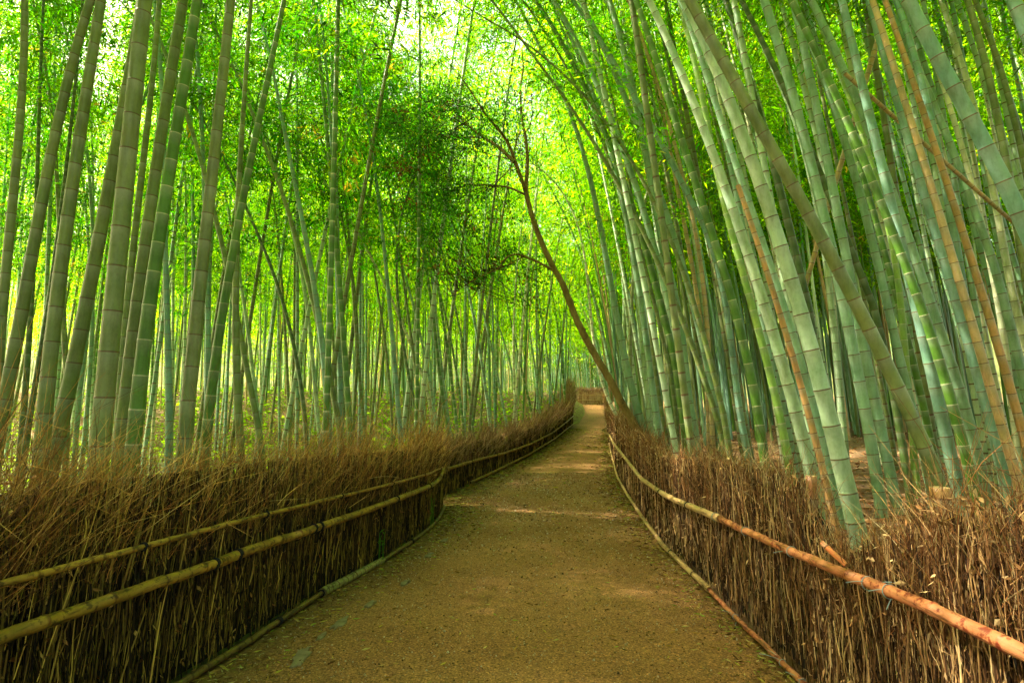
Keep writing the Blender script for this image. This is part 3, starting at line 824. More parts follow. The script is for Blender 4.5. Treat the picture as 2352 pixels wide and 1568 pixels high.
# ------------------------------------------------------------------ ground and path
def terrain_mesh():
    xs = np.concatenate([np.linspace(-600, -60, 14)[:-1], np.linspace(-60, -12, 50)[:-1], np.linspace(-12, 14, 210)[:-1], np.linspace(14, 60, 50)[:-1], np.linspace(60, 600, 14)])
    ys = np.concatenate([np.linspace(-400, -12, 10)[:-1], np.linspace(-12, 30, 260)[:-1], np.linspace(30, 64, 110)[:-1], np.linspace(64, 800, 30)])
    X, Y = np.meshgrid(xs, ys, indexing='ij')
    Z = terrain(X, Y)
    dl = xL(Y) - X; dr = X - xR(Y)
    inside = (dl < 0) & (dr < 0)
    Z = Z - np.where(inside & (Y < 60), .012, 0)
    nx, ny = X.shape
    idx = np.arange(nx * ny).reshape(nx, ny)
    Fq = np.stack([idx[:-1, :-1], idx[1:, :-1], idx[1:, 1:], idx[:-1, 1:]], -1).reshape(-1, 4)
    brown = np.where(Y > 58, .25, 0) + np.where(Y <= 58, 1, 0) * np.where(dr > 0, .95, np.where(dl > 0, .22 + .55 * sstep((Y + dl * .25 - 21) / 6), .8))
    C = np.stack([brown] * 3, -1).reshape(-1, 3)
    o = link('ground', make_mesh('ground', np.stack([X, Y, Z], -1).reshape(-1, 3), Fq, C, [M_GROUND], None, True))
    tag(o, kind='structure')
    ys = np.concatenate([np.arange(-3, 30, .12), np.arange(30, 58, .5)])
    rows = []; cols_ = []
    n = 40
    for y in ys:
        a, b = float(xL(y)) - .02, float(xR(y)) + .02
        t = np.linspace(0, 1, n)
        x = a + (b - a) * t
        z = g(y) + .004 + .03 * np.sin(t * math.pi) * (b - a) / 3 + .006 * hash_noise(x * 3, np.full(n, y * 3))
        rows.append(np.stack([x, np.full(n, y), z], 1))
        e = np.clip(1.15 - (x - a) / .36, -1, 1.2) if y < 30 else np.clip(1.2 - (x - a) / .3, -1, 1)
        e2 = np.clip(1.0 - (b - x) / .22, -1, 1)
        e = np.maximum(e, e2)
        cols_.append(np.stack([e, e, e], 1))
    V = np.array(rows)
    m = len(ys)
    idx = np.arange(m * n).reshape(m, n)
    Fq = np.stack([idx[:-1, :-1], idx[:-1, 1:], idx[1:, 1:], idx[1:, :-1]], -1).reshape(-1, 4)
    o = link('path', make_mesh('path', V.reshape(-1, 3), Fq, np.array(cols_).reshape(-1, 3), [M_PATH], None, True))
    tag(o, kind='structure')
terrain_mesh()
def path_z(x, y):
    a, b = xL(y), xR(y); t = np.clip((x - a) / (b - a), 0, 1)
    return g(y) + .004 + .03 * np.sin(t * math.pi) * (b - a) / 3

# litter and ground cover
def litter():
    rng = np.random.default_rng(3)
    N = 15000
    y = 1.5 + rng.random(N) ** 1.6 * 26
    side = rng.random(N)
    e = np.abs(rng.normal(0, .22, N))
    x = np.where(side < .46, xL(y) + .03 + e * 1.25, np.where(side < .86, xR(y) - .03 - e * .8, xL(y) + rng.random(N) * (xR(y) - xL(y))))
    ok = (x > xL(y)) & (x < xR(y))
    x, y = x[ok], y[ok]; N = len(x)
    P = np.stack([x, y, path_z(x, y) + rng.uniform(.006, .02, N)], 1)
    az = rng.random(N) * 6.28
    D = np.stack([np.cos(az), np.sin(az), rng.normal(0, .08, N)], 1)
    L = rng.uniform(.02, .07, N) * np.clip(y / 6, 1, 2)
    pal = np.array([(.34, .20, .05), (.42, .34, .06), (.16, .09, .03), (.25, .34, .05), (.09, .05, .02), (.5, .42, .15)])
    C = pal[rng.choice(6, N, p=[.26, .13, .27, .09, .15, .1])]
    V, Fq, C = leaves(P, D, L, L * .2, C, .0, rng)
    V[:, 2] = np.maximum(V[:, 2], path_z(V[:, 0], V[:, 1]) + .003)
    o = link('fallen_leaves', make_mesh('fallen_leaves', V, Fq, C, [M_DRYLEAF]))
    tag(o, 'small yellow and brown fallen leaves gathered along both edges of the path', 'fallen leaves', kind='stuff')
    # coarse grit lying on the path
    N = 26000
    y = 2.2 + rng.random(N) ** 1.5 * 12
    x = xL(y) + .12 + rng.random(N) * (xR(y) - xL(y) - .2)
    P = np.stack([x, y, path_z(x, y) + .002], 1)
    s_ = rng.gamma(4, .0009, N) * np.clip(y / 5, 1, 2.2)
    az = rng.random(N) * 6.28
    pal = np.array([(.42, .32, .20), (.55, .47, .36), (.30, .17, .07), (.06, .04, .02), (.04, .025, .012), (.16, .09, .03)])
    c = pal[rng.choice(6, N, p=[.26, .10, .30, .06, .05, .23])]
    th = np.arange(4) * math.pi / 2
    bx = P[:, None, :] + np.stack([np.cos(az[:, None] + th) * s_[:, None], np.sin(az[:, None] + th) * s_[:, None] * .8, np.zeros((N, 4))], -1)
    tp_ = P[:, None, :] + np.stack([np.cos(az[:, None] + th) * s_[:, None] * .5, np.sin(az[:, None] + th) * s_[:, None] * .5, np.repeat((s_ * .9)[:, None], 4, 1)], -1)
    V = np.concatenate([bx, tp_], 1).reshape(-1, 3)
    b0 = np.arange(N)[:, None] * 8
    Fq = np.concatenate([b0 + np.array([i, (i + 1) % 4, 4 + (i + 1) % 4, 4 + i]) for i in range(4)] + [b0 + np.array([4, 5, 6, 7])])
    o = link('grit', make_mesh('grit', V, Fq, np.repeat(c, 8, 0), [M_TWIG]))
    tag(o, 'coarse pale and dark grit scattered over the near path', 'grit', kind='stuff')
    # leaf litter on the right bank and the far mound
    N = 16000
    y = 2.5 + rng.random(N) ** 1.3 * 26
    x = xR(y) + .3 + rng.random(N) ** 1.3 * 10
    P = np.stack([x, y, terrain(x, y) + rng.uniform(.0, .03, N)], 1)
    az = rng.random(N) * 6.28
    D = np.stack([np.cos(az), np.sin(az), rng.normal(0, .25, N)], 1)
    L = rng.uniform(.06, .14, N)
    pal = np.array([(.45, .22, .09), (.30, .13, .05), (.55, .33, .16), (.14, .07, .03)])
    V, Fq, C = leaves(P, D, L, L * .25, pal[rng.choice(4, N)], 0, rng)
    o = link('leaf_litter', make_mesh('leaf_litter', V, Fq, C, [M_DRYLEAF]))
    tag(o, 'reddish brown dead leaves covering the bank between the right culms', 'leaf litter', kind='stuff')
    # low green plants on the left floor
    N = 60000
    y = 4 + rng.random(N) ** 1.1 * 34
    x = xL(y) - .4 - rng.random(N) * 24
    keep = (rng.random(N) < .5 + .5 * hash_noise(x * 1.3, y * 1.3)) & (rng.random(N) > sstep((y - 24) / 12) * .75)
    x, y = x[keep], y[keep]; N = len(x)
    h = rng.random(N) ** 1.5 * .32
    P = np.stack([x, y, terrain(x, y) + h], 1)
    az = rng.random(N) * 6.28
    D = np.stack([np.cos(az), np.sin(az), rng.normal(.2, .4, N)], 1)
    L = rng.uniform(.05, .13, N) * np.clip(y / 12, 1, 2)
    V, Fq, C = leaves(P, D, L, L * .45, leaf_colors(N, rng, (.12, .26, .02), .3, .5), .1, rng)
    o = link('ground_cover', make_mesh('ground_cover', V, Fq, C, [M_LEAF]))
    tag(o, 'low bright green plants covering the floor left of the path', 'ground cover', kind='stuff')
litter()

# ------------------------------------------------------------------ brushwood fences
def resample(pts, step):
    P = np.array(pts, float)
    seg = np.linalg.norm(np.diff(P, axis=0), axis=1); S = np.concatenate([[0], np.cumsum(seg)])
    n = max(2, int(S[-1] / step)); ss = np.linspace(0, S[-1], n)
    return np.stack([np.interp(ss, S, P[:, i]) for i in range(P.shape[1])], 1), ss
def ray_wall(u, v, line, off=0.0, sgn=1):
    """where the ray of a pixel meets the vertical wall over a plan line (moved off to the path side)"""
    d = ray(u, v); k = d[0] / d[1]
    P, _ = resample(line, .05)
    f = P[:, 0] + off * sgn - k * P[:, 1]
    ok = P[:, 1] > .3
    idx = np.where((np.sign(f[:-1]) != np.sign(f[1:])) & ok[:-1])[0]
    if len(idx) == 0: j = int(np.argmin(np.abs(f) + (~ok) * 99))
    else: j = int(idx[0])
    y = P[j, 1]
    return np.array([k * y, y, EYE + d[2] / d[1] * y])
def fence(name, line, side, tops, label, cols, lean, feather, dens=1.0, hfac=1.0):
    """side +1: wood lies towards +x from the line (right fence), -1 the other way. tops: list of (y, z)"""
    rng = np.random.default_rng(abs(hash(name)) % 1000 if False else len(label))
    root = empty(name, (line[0][0], line[0][1], float(g(line[0][1]))))
    tag(root, label, 'fence', 'brushwood fences along the path')
    o0 = np.array(root.location)
    P, S = resample(line, .05)
    ty = np.array([t[0] for t in tops]); tzv = np.array([t[1] for t in tops]); o_ = np.argsort(ty); ty, tzv = ty[o_], tzv[o_]
    T_ = norm(np.gradient(P, axis=0)); Nn = np.stack([T_[:, 1], -T_[:, 0]], 1) * side     # away from the path
    def top(y): return np.interp(y, ty, tzv)
    # core, near-black to paint in the shade between the stalks
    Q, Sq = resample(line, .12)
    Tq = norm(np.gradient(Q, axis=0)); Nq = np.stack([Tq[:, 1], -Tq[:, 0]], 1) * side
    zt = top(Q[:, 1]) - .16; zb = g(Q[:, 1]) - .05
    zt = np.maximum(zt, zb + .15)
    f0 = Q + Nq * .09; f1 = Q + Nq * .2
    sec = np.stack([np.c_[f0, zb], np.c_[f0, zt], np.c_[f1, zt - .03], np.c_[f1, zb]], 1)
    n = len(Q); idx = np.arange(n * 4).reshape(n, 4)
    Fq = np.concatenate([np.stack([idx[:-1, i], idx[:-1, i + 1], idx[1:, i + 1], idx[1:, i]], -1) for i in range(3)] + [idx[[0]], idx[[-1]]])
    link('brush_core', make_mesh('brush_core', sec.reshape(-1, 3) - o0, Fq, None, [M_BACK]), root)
    # stalks and feathery tops
    dist = np.hypot(P[:, 0], P[:, 1]).clip(1.6)
    acc = Acc()
    def place(per_m, near_cap):
        lam = per_m * np.clip(6.0 / dist, .22, near_cap) * .05 * dens
        cnt = rng.poisson(lam)
        i = np.repeat(np.arange(len(P)), cnt)
        return i, P[i] + T_[i] * rng.uniform(-.03, .03, (len(i), 1))
    sc_r = lambda i: np.clip(dist[i] / 5.5, 1, 4.5)
    # 1 upright stalks on the face
    i, B = place(760, 2.4)
    N = len(i)
    depth = rng.random(N) * .10
    gz = g(B[:, 1]); tp = top(B[:, 1])
    h = np.maximum(tp - gz, .2)
    a0 = rng.random(N) ** 1.1 * .9; a1 = np.clip(a0 + rng.gamma(2.2, .12, N), 0, 1.02)
    z0 = gz + h * a0 - .02; z1 = gz + h * a1
    tilt = rng.normal(.03 * np.sign(lean), .09, N) + rng.choice([0, 0, 0, .4, -.4], N) * rng.random(N)
    K = 4; q = np.linspace(0, 1, K)
    x0 = np.c_[B + Nn[i] * depth[:, None], z0]
    x1 = np.c_[B + Nn[i] * (depth + rng.normal(0, .02, N))[:, None] + T_[i] * (tilt * (z1 - z0))[:, None], z1]
    PP = x0[:, None, :] * (1 - q)[None, :, None] + x1[:, None, :] * q[None, :, None]
    PP[:, 1:-1] += rng.normal(0, .006, (N, K - 2, 3))
    r = np.clip(rng.gamma(3.2, .00085, N), .0010, .006) * sc_r(i) * cols.get('thin', .9)
    pal = np.array(cols['stalk'])
    Cc = pal[rng.choice(len(pal), N)] * np.exp(rng.normal(0, .3, N))[:, None]
    V, Fq, C = tubes(PP, r[:, None] * np.array([1, 1.15, .9, .75])[None, :], 4, Cc)
    acc.add(V, Fq, C)
    # 2 bushy upper twigs
    i, B = place(1250 * feather, 1.9)
    N = len(i)
    tp = top(B[:, 1]); gz = g(B[:, 1])
    clump = np.clip(.48 + .42 * np.sin(S[i] * 7 + np.sin(S[i] * 3.7) * 2) + .34 * np.sin(S[i] * 2.3 + 1) + .3 * np.sin(S[i] * 17), 0, 1.3)
    z0 = tp - rng.uniform(.0, .5, N) * np.minimum(1, (tp - gz))
    ln = rng.gamma(3.0, .095, N) * hfac * (.55 + .7 * clump)
    keep = rng.random(N) < .45 + .6 * clump
    i, B, tp, gz, clump, z0, ln = i[keep], B[keep], tp[keep], gz[keep], clump[keep], z0[keep], ln[keep]; N = len(i)
    th = rng.normal(lean, .42, N); ph = rng.normal(0, .3, N)
    dvec = norm(np.stack([T_[i][:, 0] * np.sin(th) + Nn[i][:, 0] * np.sin(ph), T_[i][:, 1] * np.sin(th) + Nn[i][:, 1] * np.sin(ph), np.cos(th)], 1))
    x0 = np.c_[B + Nn[i] * rng.uniform(-.01, .24, (N, 1)), z0]
    bend = rng.normal(0, .16, (N, 3)); bend[:, 2] = -np.abs(bend[:, 2]) * .5
    PP = x0[:, None, :] + dvec[:, None, :] * (ln[:, None] * q[None, :])[..., None] + bend[:, None, :] * ((q ** 2)[None, :] * ln[:, None])[..., None]
    r = rng.uniform(.0007, .0021, N) * sc_r(i)
    pal = np.array(cols['twig'])
    Cc = pal[rng.choice(len(pal), N)] * np.exp(rng.normal(0, .3, N))[:, None]
    V, Fq, C = tubes(PP, r[:, None] * np.array([1, .9, .7, .35])[None, :], 3, Cc)
    acc.add(V, Fq, C)
    # long stray stems
    i, B = place(46, 1.6)
    N5 = len(i); tp5 = top(B[:, 1])
    th5 = rng.normal(lean * 1.6, .5, N5); ph5 = rng.normal(0, .3, N5); l5 = rng.uniform(.25, .62, N5) * hfac
    d5 = norm(np.stack([T_[i][:, 0] * np.sin(th5) + Nn[i][:, 0] * np.sin(ph5), T_[i][:, 1] * np.sin(th5) + Nn[i][:, 1] * np.sin(ph5), np.cos(th5)], 1))
    x5 = np.c_[B + Nn[i] * rng.uniform(-.01, .2, (N5, 1)), tp5 - rng.uniform(0, .3, N5)]
    bn = rng.normal(0, .2, (N5, 3))
    P5 = x5[:, None, :] + d5[:, None, :] * (l5[:, None] * q[None, :])[..., None] + bn[:, None, :] * ((q ** 2)[None, :] * l5[:, None])[..., None]
    c5 = np.array(cols['stray'])[rng.choice(len(cols['stray']), N5)]
    V, Fq, C = tubes(P5, (rng.uniform(.001, .0024, N5) * sc_r(i))[:, None] * np.array([1, .9, .7, .3])[None, :], 3, c5)
    acc.add(V, Fq, C)
    # 3 side sprigs from the bushy twigs
    m = rng.random(N) < .8
    s0 = PP[m, 1] * .5 + PP[m, 2] * .5
    nn = len(s0)
    dv = norm(dvec[m] + rng.normal(0, .75, (nn, 3)))
    l2 = ln[m] * rng.uniform(.25, .6, nn)
    q3 = np.linspace(0, 1, 3)
    P2 = s0[:, None, :] + dv[:, None, :] * (l2[:, None] * q3[None, :])[..., None]
    V, Fq, C = tubes(P2, (r[m] * .7)[:, None] * np.array([1, .8, .4])[None, :], 3, Cc[m] * 1.1)
    acc.add(V, Fq, C)
    link('brushwood', acc.mesh('brushwood', M_TWIG), root)
    # 4 withered leaves caught in the brush
    i, B = place(cols.get('leafn', 260), 2.0)
    N = len(i)
    tp = top(B[:, 1]); gz = g(B[:, 1])
    z = gz + (tp - gz + .1) * rng.random(N) ** .7
    Pl = np.c_[B + Nn[i] * rng.uniform(-.03, .1, (N, 1)), z]
    D = rng.normal(0, 1, (N, 3)); D[:, 2] -= .4
    L = rng.uniform(.018, .05, N) * np.clip(dist[i] / 6, 1, 2)
    pal = np.array(cols['leaf'])
    V, Fq, C = leaves(Pl, D, L, L * rng.uniform(.25, .5, N), pal[rng.choice(len(pal), N)] * np.exp(rng.normal(0, .3, N))[:, None], .1, rng)
    link('withered_leaves', make_mesh('withered_leaves', V - 0, Fq, C, [M_DRYLEAF]), root)['kind'] = 'stuff'
    # all brush vertices were built in world space: move them under the root
    for ch in root.children:
        if ch.name.startswith('brush_core'): continue
        me = ch.data
        me.transform(mathutils.Matrix.Translation(-mathutils.Vector(o0)))
    return root, o0
def pole(root, o0, name, pts, r, mat, seed, wob=.004, inter=.28, ring=(.45, .35, .25), label=None, taper=.12):
    rng = np.random.default_rng(seed)
    P = np.array(pts, float)
    cv, S = resample(P, .03)
    k = 9                                            # round off the corners of the traced line
    ker = np.ones(k) / k
    if len(cv) > 3 * k:
        pad = np.concatenate([np.repeat(cv[:1], k // 2, 0) , cv, np.repeat(cv[-1:], k // 2, 0)])
        sm = np.stack([np.convolve(pad[:, i], ker, 'valid') for i in range(3)], 1)
        sm[0], sm[-1] = cv[0], cv[-1]; cv = sm
    L = S[-1]
    ss = [0.0]; mm = [1.0]; cc = [(1, 1, 1)]
    s = rng.uniform(.03, inter)
    while s < L - .02:
        for ds, m, c in ((-.012, 1.0, (1, 1, 1)), (-.003, 1.07, ring), (.003, 1.06, ring), (.012, 1.0, (.95, .95, .9))):
            if ss[-1] < s + ds < L: ss.append(s + ds); mm.append(m); cc.append(c)
        md = s + inter * .5
        if md < L: ss.append(md); mm.append(rng.uniform(.95, .99)); t = rng.uniform(.8, 1.1); cc.append((t, t, t))
        s += inter * rng.uniform(.8, 1.2)
    if L > ss[-1]: ss.append(L); mm.append(1.0); cc.append((1, 1, 1))
    ss = np.array(ss); PP = np.stack([np.interp(ss, S, cv[:, i]) for i in range(3)], 1)
    PP[1:-1, 2] += rng.normal(0, wob, len(ss) - 2) * .5
    T_ = norm(np.gradient(PP, axis=0)); A = norm(np.cross(T_, np.array([0, 0, 1.]))); B = np.cross(T_, A)
    n = 14; th = np.arange(n) * 2 * math.pi / n
    R = r * (1 - taper * ss / L) * np.array(mm)
    V = PP[:, None, :] + (A[:, None] * np.cos(th)[None, :, None] + B[:, None] * np.sin(th)[None, :, None]) * R[:, None, None]
    C = np.repeat(np.array(cc), n, 0)
    K = len(ss); idx = np.arange(K * n).reshape(K, n)
    Fq = np.stack([idx[:-1], np.roll(idx[:-1], -1, 1), np.roll(idx[1:], -1, 1), idx[1:]], -1).reshape(-1, 4)
    V = V.reshape(-1, 3)
    # hollow cut ends
    caps_v, caps_f, caps_c = [], [], []
    base = len(V)
    for e, (k0, dirn) in enumerate(((0, 1), (K - 1, -1))):
        inner = PP[k0] + (V[idx[k0]] - PP[k0]) * .72
        deep = inner + T_[k0] * dirn * .03
        b0 = base + e * 2 * n
        caps_v += [inner, deep]
        a = idx[k0]; i1 = b0 + np.arange(n); i2 = i1 + n
        caps_f += [np.stack([a, np.roll(a, -1), np.roll(i1, -1), i1], -1), np.stack([i1, np.roll(i1, -1), np.roll(i2, -1), i2], -1)]
        for kk in range(1, n - 2, 2): caps_f.append(np.array([[i2[0], i2[kk], i2[kk + 1], i2[kk + 2] if kk + 2 < n else i2[kk + 1]]]))
        caps_c += [np.tile((1.2, 1.1, .9), (n, 1)), np.tile((.12, .1, .08), (n, 1))]
    V = np.concatenate([V] + caps_v); Fq = np.concatenate([Fq] + caps_f); C = np.concatenate([C] + caps_c)
    o = link(name, make_mesh(name, V - o0, Fq, C, [mat], None, True), root)
    if label: o['label'] = label
    return cv, S, o
def tie(root, o0, cv, S, s, r, mat, turns=3, tail=False, seed=0):
    rng = np.random.default_rng(seed)
    c = np.array([np.interp(s, S, cv[:, i]) for i in range(3)])
    c2 = np.array([np.interp(s + .03, S, cv[:, i]) for i in range(3)])
    t = norm(c2 - c); A = norm(np.cross(t, np.array([0, 0, 1.]))); B = np.cross(t, A)
    n = 16 * turns
    th = np.linspace(0, 2 * math.pi * turns, n)
    w = .0045 if mat is M_TIE else .0022
    pts = c + A * np.cos(th)[:, None] * (r * 1.07) + B * np.sin(th)[:, None] * (r * 1.07) + t * (np.linspace(-1, 1, n) * w * turns * 1.1)[:, None]
    acc = Acc()
    for a, b in zip(pts[:-1], pts[1:]):
        V, Fq, _ = tubes(np.array([[a, b]]), np.full((1, 2), w), 5); acc.add(V, Fq, (1, 1, 1))
    if tail:
        for k in range(2):
            d = norm(rng.normal(0, 1, 3) * np.array([.6, 1, .3]) + t * 1.2 * (1 if k else .6) + np.array([0, 0, .35 * k]))
            q = np.linspace(0, 1, 6)[:, None]
            P = pts[-1] + d * q * rng.uniform(.08, .16) + np.array([0, 0, -1]) * (q ** 2) * .03
            V, Fq, _ = tubes(P[None], np.full((1, 6), w * .8), 4); acc.add(V, Fq, (1, 1, 1))
    V, Fq, C = acc.get()
    link('tie', make_mesh('tie', V - o0, Fq, None, [mat]), root)
def wallpts(pxs, line, off, sgn, back=None):
    P = [ray_wall(u, v, line, off, sgn) for u, v in pxs]
    P = sorted(P, key=lambda p: p[1])
    if back is not None:
        a, b = P[0], P[2]; t = (back - a[1]) / (b[1] - a[1])
        P = [a + (b - a) * t] + P
    return P
COL_L = dict(stalk=[(.07, .042, .006), (.16, .10, .016), (.03, .017, .003), (.34, .22, .04), (.012, .007, .0015)],
             twig=[(.34, .14, .028), (.22, .085, .018), (.46, .24, .055), (.09, .038, .009), (.55, .32, .09)], stray=[(.55, .34, .10), (.40, .20, .06), (.62, .42, .15)],
             leaf=[(.30, .15, .045), (.20, .08, .025), (.42, .26, .08)], leafn=150)
COL_R = dict(stalk=[(.26, .13, .05), (.44, .26, .11), (.10, .045, .016), (.66, .46, .23), (.03, .014, .005), (.06, .028, .01)], thin=.8,
             twig=[(.36, .16, .06), (.24, .10, .035), (.50, .30, .13), (.13, .05, .018)], stray=[(.50, .36, .18), (.38, .24, .10), (.58, .46, .26)],
             leaf=[(.44, .27, .12), (.30, .15, .06), (.54, .37, .19)], leafn=200)
# left near
near_line = LN
tops_n = [(lambda p: (p[1], p[2]))(ray_wall(u, v, LN, 0)) for u, v in [(0, 1165), (200, 1125), (400, 1098), (600, 1072), (800, 1052), (900, 1042), (1010, 1030)]]
tops_n.append((-3.0, tops_n[0][1] + .05))
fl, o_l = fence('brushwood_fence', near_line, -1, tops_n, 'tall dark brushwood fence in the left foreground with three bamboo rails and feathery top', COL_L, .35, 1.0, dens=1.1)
far_line = LF
tops_f = [(lambda p: (p[1], p[2]))(ray_wall(u, v, LF, 0)) for u, v in [(1028, 1034), (1060, 1028), (1110, 1014), (1160, 1004), (1215, 985), (1262, 965), (1300, 943), (1317, 930)]]
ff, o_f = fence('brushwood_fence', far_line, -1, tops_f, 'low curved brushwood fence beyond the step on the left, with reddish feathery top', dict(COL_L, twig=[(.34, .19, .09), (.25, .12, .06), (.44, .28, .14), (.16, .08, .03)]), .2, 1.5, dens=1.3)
rt_px = [(2333, 1178), (2193, 1185), (2087, 1220), (2017, 1235), (1960, 1268), (1905, 1270), (1876, 1258), (1850, 1220), (1812, 1110), (1700, 1075), (1595, 1062), (1525, 1055), (1508, 1046),
         (1473, 1013), (1431, 972), (1404, 950)]
tops_r = [(lambda p: (p[1], p[2]))(ray_wall(u, v, RR, 0)) for u, v in rt_px]
tops_r = [t for t in tops_r if t[1] < 2.2]
ym = max(t[0] for t in tops_r)
for yy in (max(ym + 2, 24), 35, 45, 58): tops_r.append((yy, float(g(yy)) + .85))
tops_r.append((-3.0, 1.2))
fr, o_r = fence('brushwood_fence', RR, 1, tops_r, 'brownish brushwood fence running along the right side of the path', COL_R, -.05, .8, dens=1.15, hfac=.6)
print('tops', tops_n, tops_f, tops_r)
# rails, left near
W = wallpts([(0, 1344), (105, 1312), (327, 1256), (506, 1207), (728, 1152), (827, 1129), (930, 1103), (985, 1088), (1016, 1073)], LN, .05, 1, -2.5)
cv, S, _ = pole(fl, o_l, 'upper_rail', W, .017, M_RAIL_D if False else M_RAIL_L, 21, inter=.24)
for s in np.arange(2.2, S[-1], 1.15): tie(fl, o_l, cv, S, s, .018, M_TIE, 2, seed=int(s * 10))
W = wallpts([(0, 1464), (345, 1344), (420, 1319), (503, 1291), (552, 1270), (802, 1186), (900, 1150), (958, 1128), (990, 1115), (1010, 1100), (1018, 1078)], LN, .06, 1, -2.5)
Wn = [p for p in W if p[1] < ray_wall(503, 1291, LN, .06)[1] + .001]
Wf = [p for p in W if p[1] > ray_wall(503, 1291, LN, .06)[1] - .001]
cv, S, _ = pole(fl, o_l, 'middle_rail', Wn, .028, M_RAIL_L, 22, inter=.30, label='weathered streaky yellow middle rail nearest the camera', taper=-.05)
tie(fl, o_l, cv, S, S[-1] - .03, .031, M_TIE, 3, seed=3)
cv, S, _ = pole(fl, o_l, 'middle_rail', Wf, .033, M_RAIL_L, 23, inter=.27, label='smooth orange-yellow middle rail further along')
for s in (.17, 1.15, 1.25, 2.9, 4.2): 
    if s < S[-1]: tie(fl, o_l, cv, S, s, .034, M_TIE, 3, seed=int(s * 30))
Bt = wallpts([(415, 1568), (563, 1478), (680, 1400), (745, 1358)], LN, .05, 1, -2.5)
for p in Bt: p[2] = max(p[2], float(g(p[1])) + .04)
cv, S, _ = pole(fl, o_l, 'bottom_rail', Bt, .024, M_RAIL_D, 24, inter=.16, label='dark bottom rail nearest the camera')
for s in (S[-1] - .75, S[-1] - .03): tie(fl, o_l, cv, S, s, .025, M_TIE, 4, seed=int(s * 30))
Bt = wallpts([(740, 1362), (827, 1317), (880, 1291)], LN, .05, 1)
for p in Bt: p[2] = max(p[2], float(g(p[1])) + .045)
pole(fl, o_l, 'bottom_rail', Bt, .037, M_RAIL_G, 25, inter=.085, label='short thick greenish sleeve on the bottom rail')
Bt = wallpts([(878, 1291), (905, 1272), (945, 1245), (985, 1215), (1008, 1190), (1021, 1163)], LN, .05, 1)
for p in Bt: p[2] = max(p[2], float(g(p[1])) + .04)
cv, S, _ = pole(fl, o_l, 'bottom_rail', Bt, .026, M_RAIL_D, 26, inter=.2, label='dark bottom rail curving to the step')
tie(fl, o_l, cv, S, .9, .027, M_TIE, 4, seed=8)
# rails, left far
W = wallpts([(1026, 1077), (1095, 1056), (1160, 1040), (1217, 1020), (1270, 993), (1300, 970), (1317, 955)], LF, .05, 1)
cv, S, _ = pole(ff, o_f, 'upper_rail', W, .032, M_RAIL_L, 27, inter=.35)
for s in np.arange(1.5, S[-1], 1.9): tie(ff, o_f, cv, S, s, .032, M_TIE, 3, seed=int(s * 7))
W = wallpts([(1080, 1108), (1115, 1092), (1165, 1068), (1217, 1042), (1273, 1008), (1317, 973)], LF, .05, 1)
for p in W: p[2] = max(p[2], float(g(p[1])) + .03)
pole(ff, o_f, 'bottom_rail', W, .032, M_RAIL_L, 28, inter=.4)
# rails, right
W = wallpts([(2352, 1499), (2179, 1414), (2119, 1386), (1996, 1340), (1900, 1300), (1820, 1267), (1708, 1217), (1655, 1191)], RR, .06, -1, -2.5)
cv, S, _ = pole(fr, o_r, 'upper_rail', W, .029, M_RAIL_R, 31, inter=.33, ring=(.8, .62, .5), label='reddish stained upper rail nearest the camera', taper=.15)
for k, uv in enumerate([(2040, 1352), (1822, 1268), (1994, 1339), (1712, 1218)]):
    p = ray_wall(uv[0], uv[1], RR, .06, -1); j = int(np.argmin(np.linalg.norm(cv - p, axis=1)))
    tie(fr, o_r, cv, S, S[j], .028, M_WIRE, 1, True, seed=40 + k)
W = wallpts([(1655, 1191), (1600, 1168), (1557, 1151), (1525, 1135), (1495, 1115), (1473, 1099), (1438, 1054), (1410, 1019), (1399, 998)], RR, .06, -1)
cv, S, _ = pole(fr, o_r, 'upper_rail', W, .031, M_RAIL_T, 32, inter=.4, ring=(.6, .5, .4), label='yellow-tan upper rail curving away up the path')
for s in (.12, 1.0, 2.2): tie(fr, o_r, cv, S, s, .032, M_WIRE if s < .5 else M_TIE, 2, seed=int(s * 9))
W = wallpts([(1845, 1568), (1771, 1495), (1680, 1407), (1627, 1351)], RR, .05, -1, -2.5)
for p in W: p[2] = max(p[2], float(g(p[1])) + .035)
cv, S, _ = pole(fr, o_r, 'bottom_rail', W, .020, M_RAIL_R, 33, inter=.25, ring=(.8, .65, .5), label='reddish brown bottom rail nearest the camera')
for k, uv in enumerate([(1795, 1518), (1838, 1560), (1690, 1417)]):
    p = ray_wall(uv[0], uv[1], RR, .05, -1); j = int(np.argmin(np.linalg.norm(cv - p, axis=1)))
    tie(fr, o_r, cv, S, S[j], .02, M_WIRE, 1, True, seed=60 + k)
W = wallpts([(1630, 1354), (1571, 1298), (1525, 1254), (1480, 1194), (1440, 1134), (1418, 1094), (1408, 1058), (1399, 1018)], RR, .05, -1)
for p in W: p[2] = max(p[2], float(g(p[1])) + .035)
cv, S, _ = pole(fr, o_r, 'bottom_rail', W, .026, M_RAIL_T, 34, inter=.2, ring=(.7, .6, .5), label='grey-brown bottom rail curving away up the path')
for s in (.5, 1.4): tie(fr, o_r, cv, S, s, .024, M_TIE, 2, seed=int(s * 13))

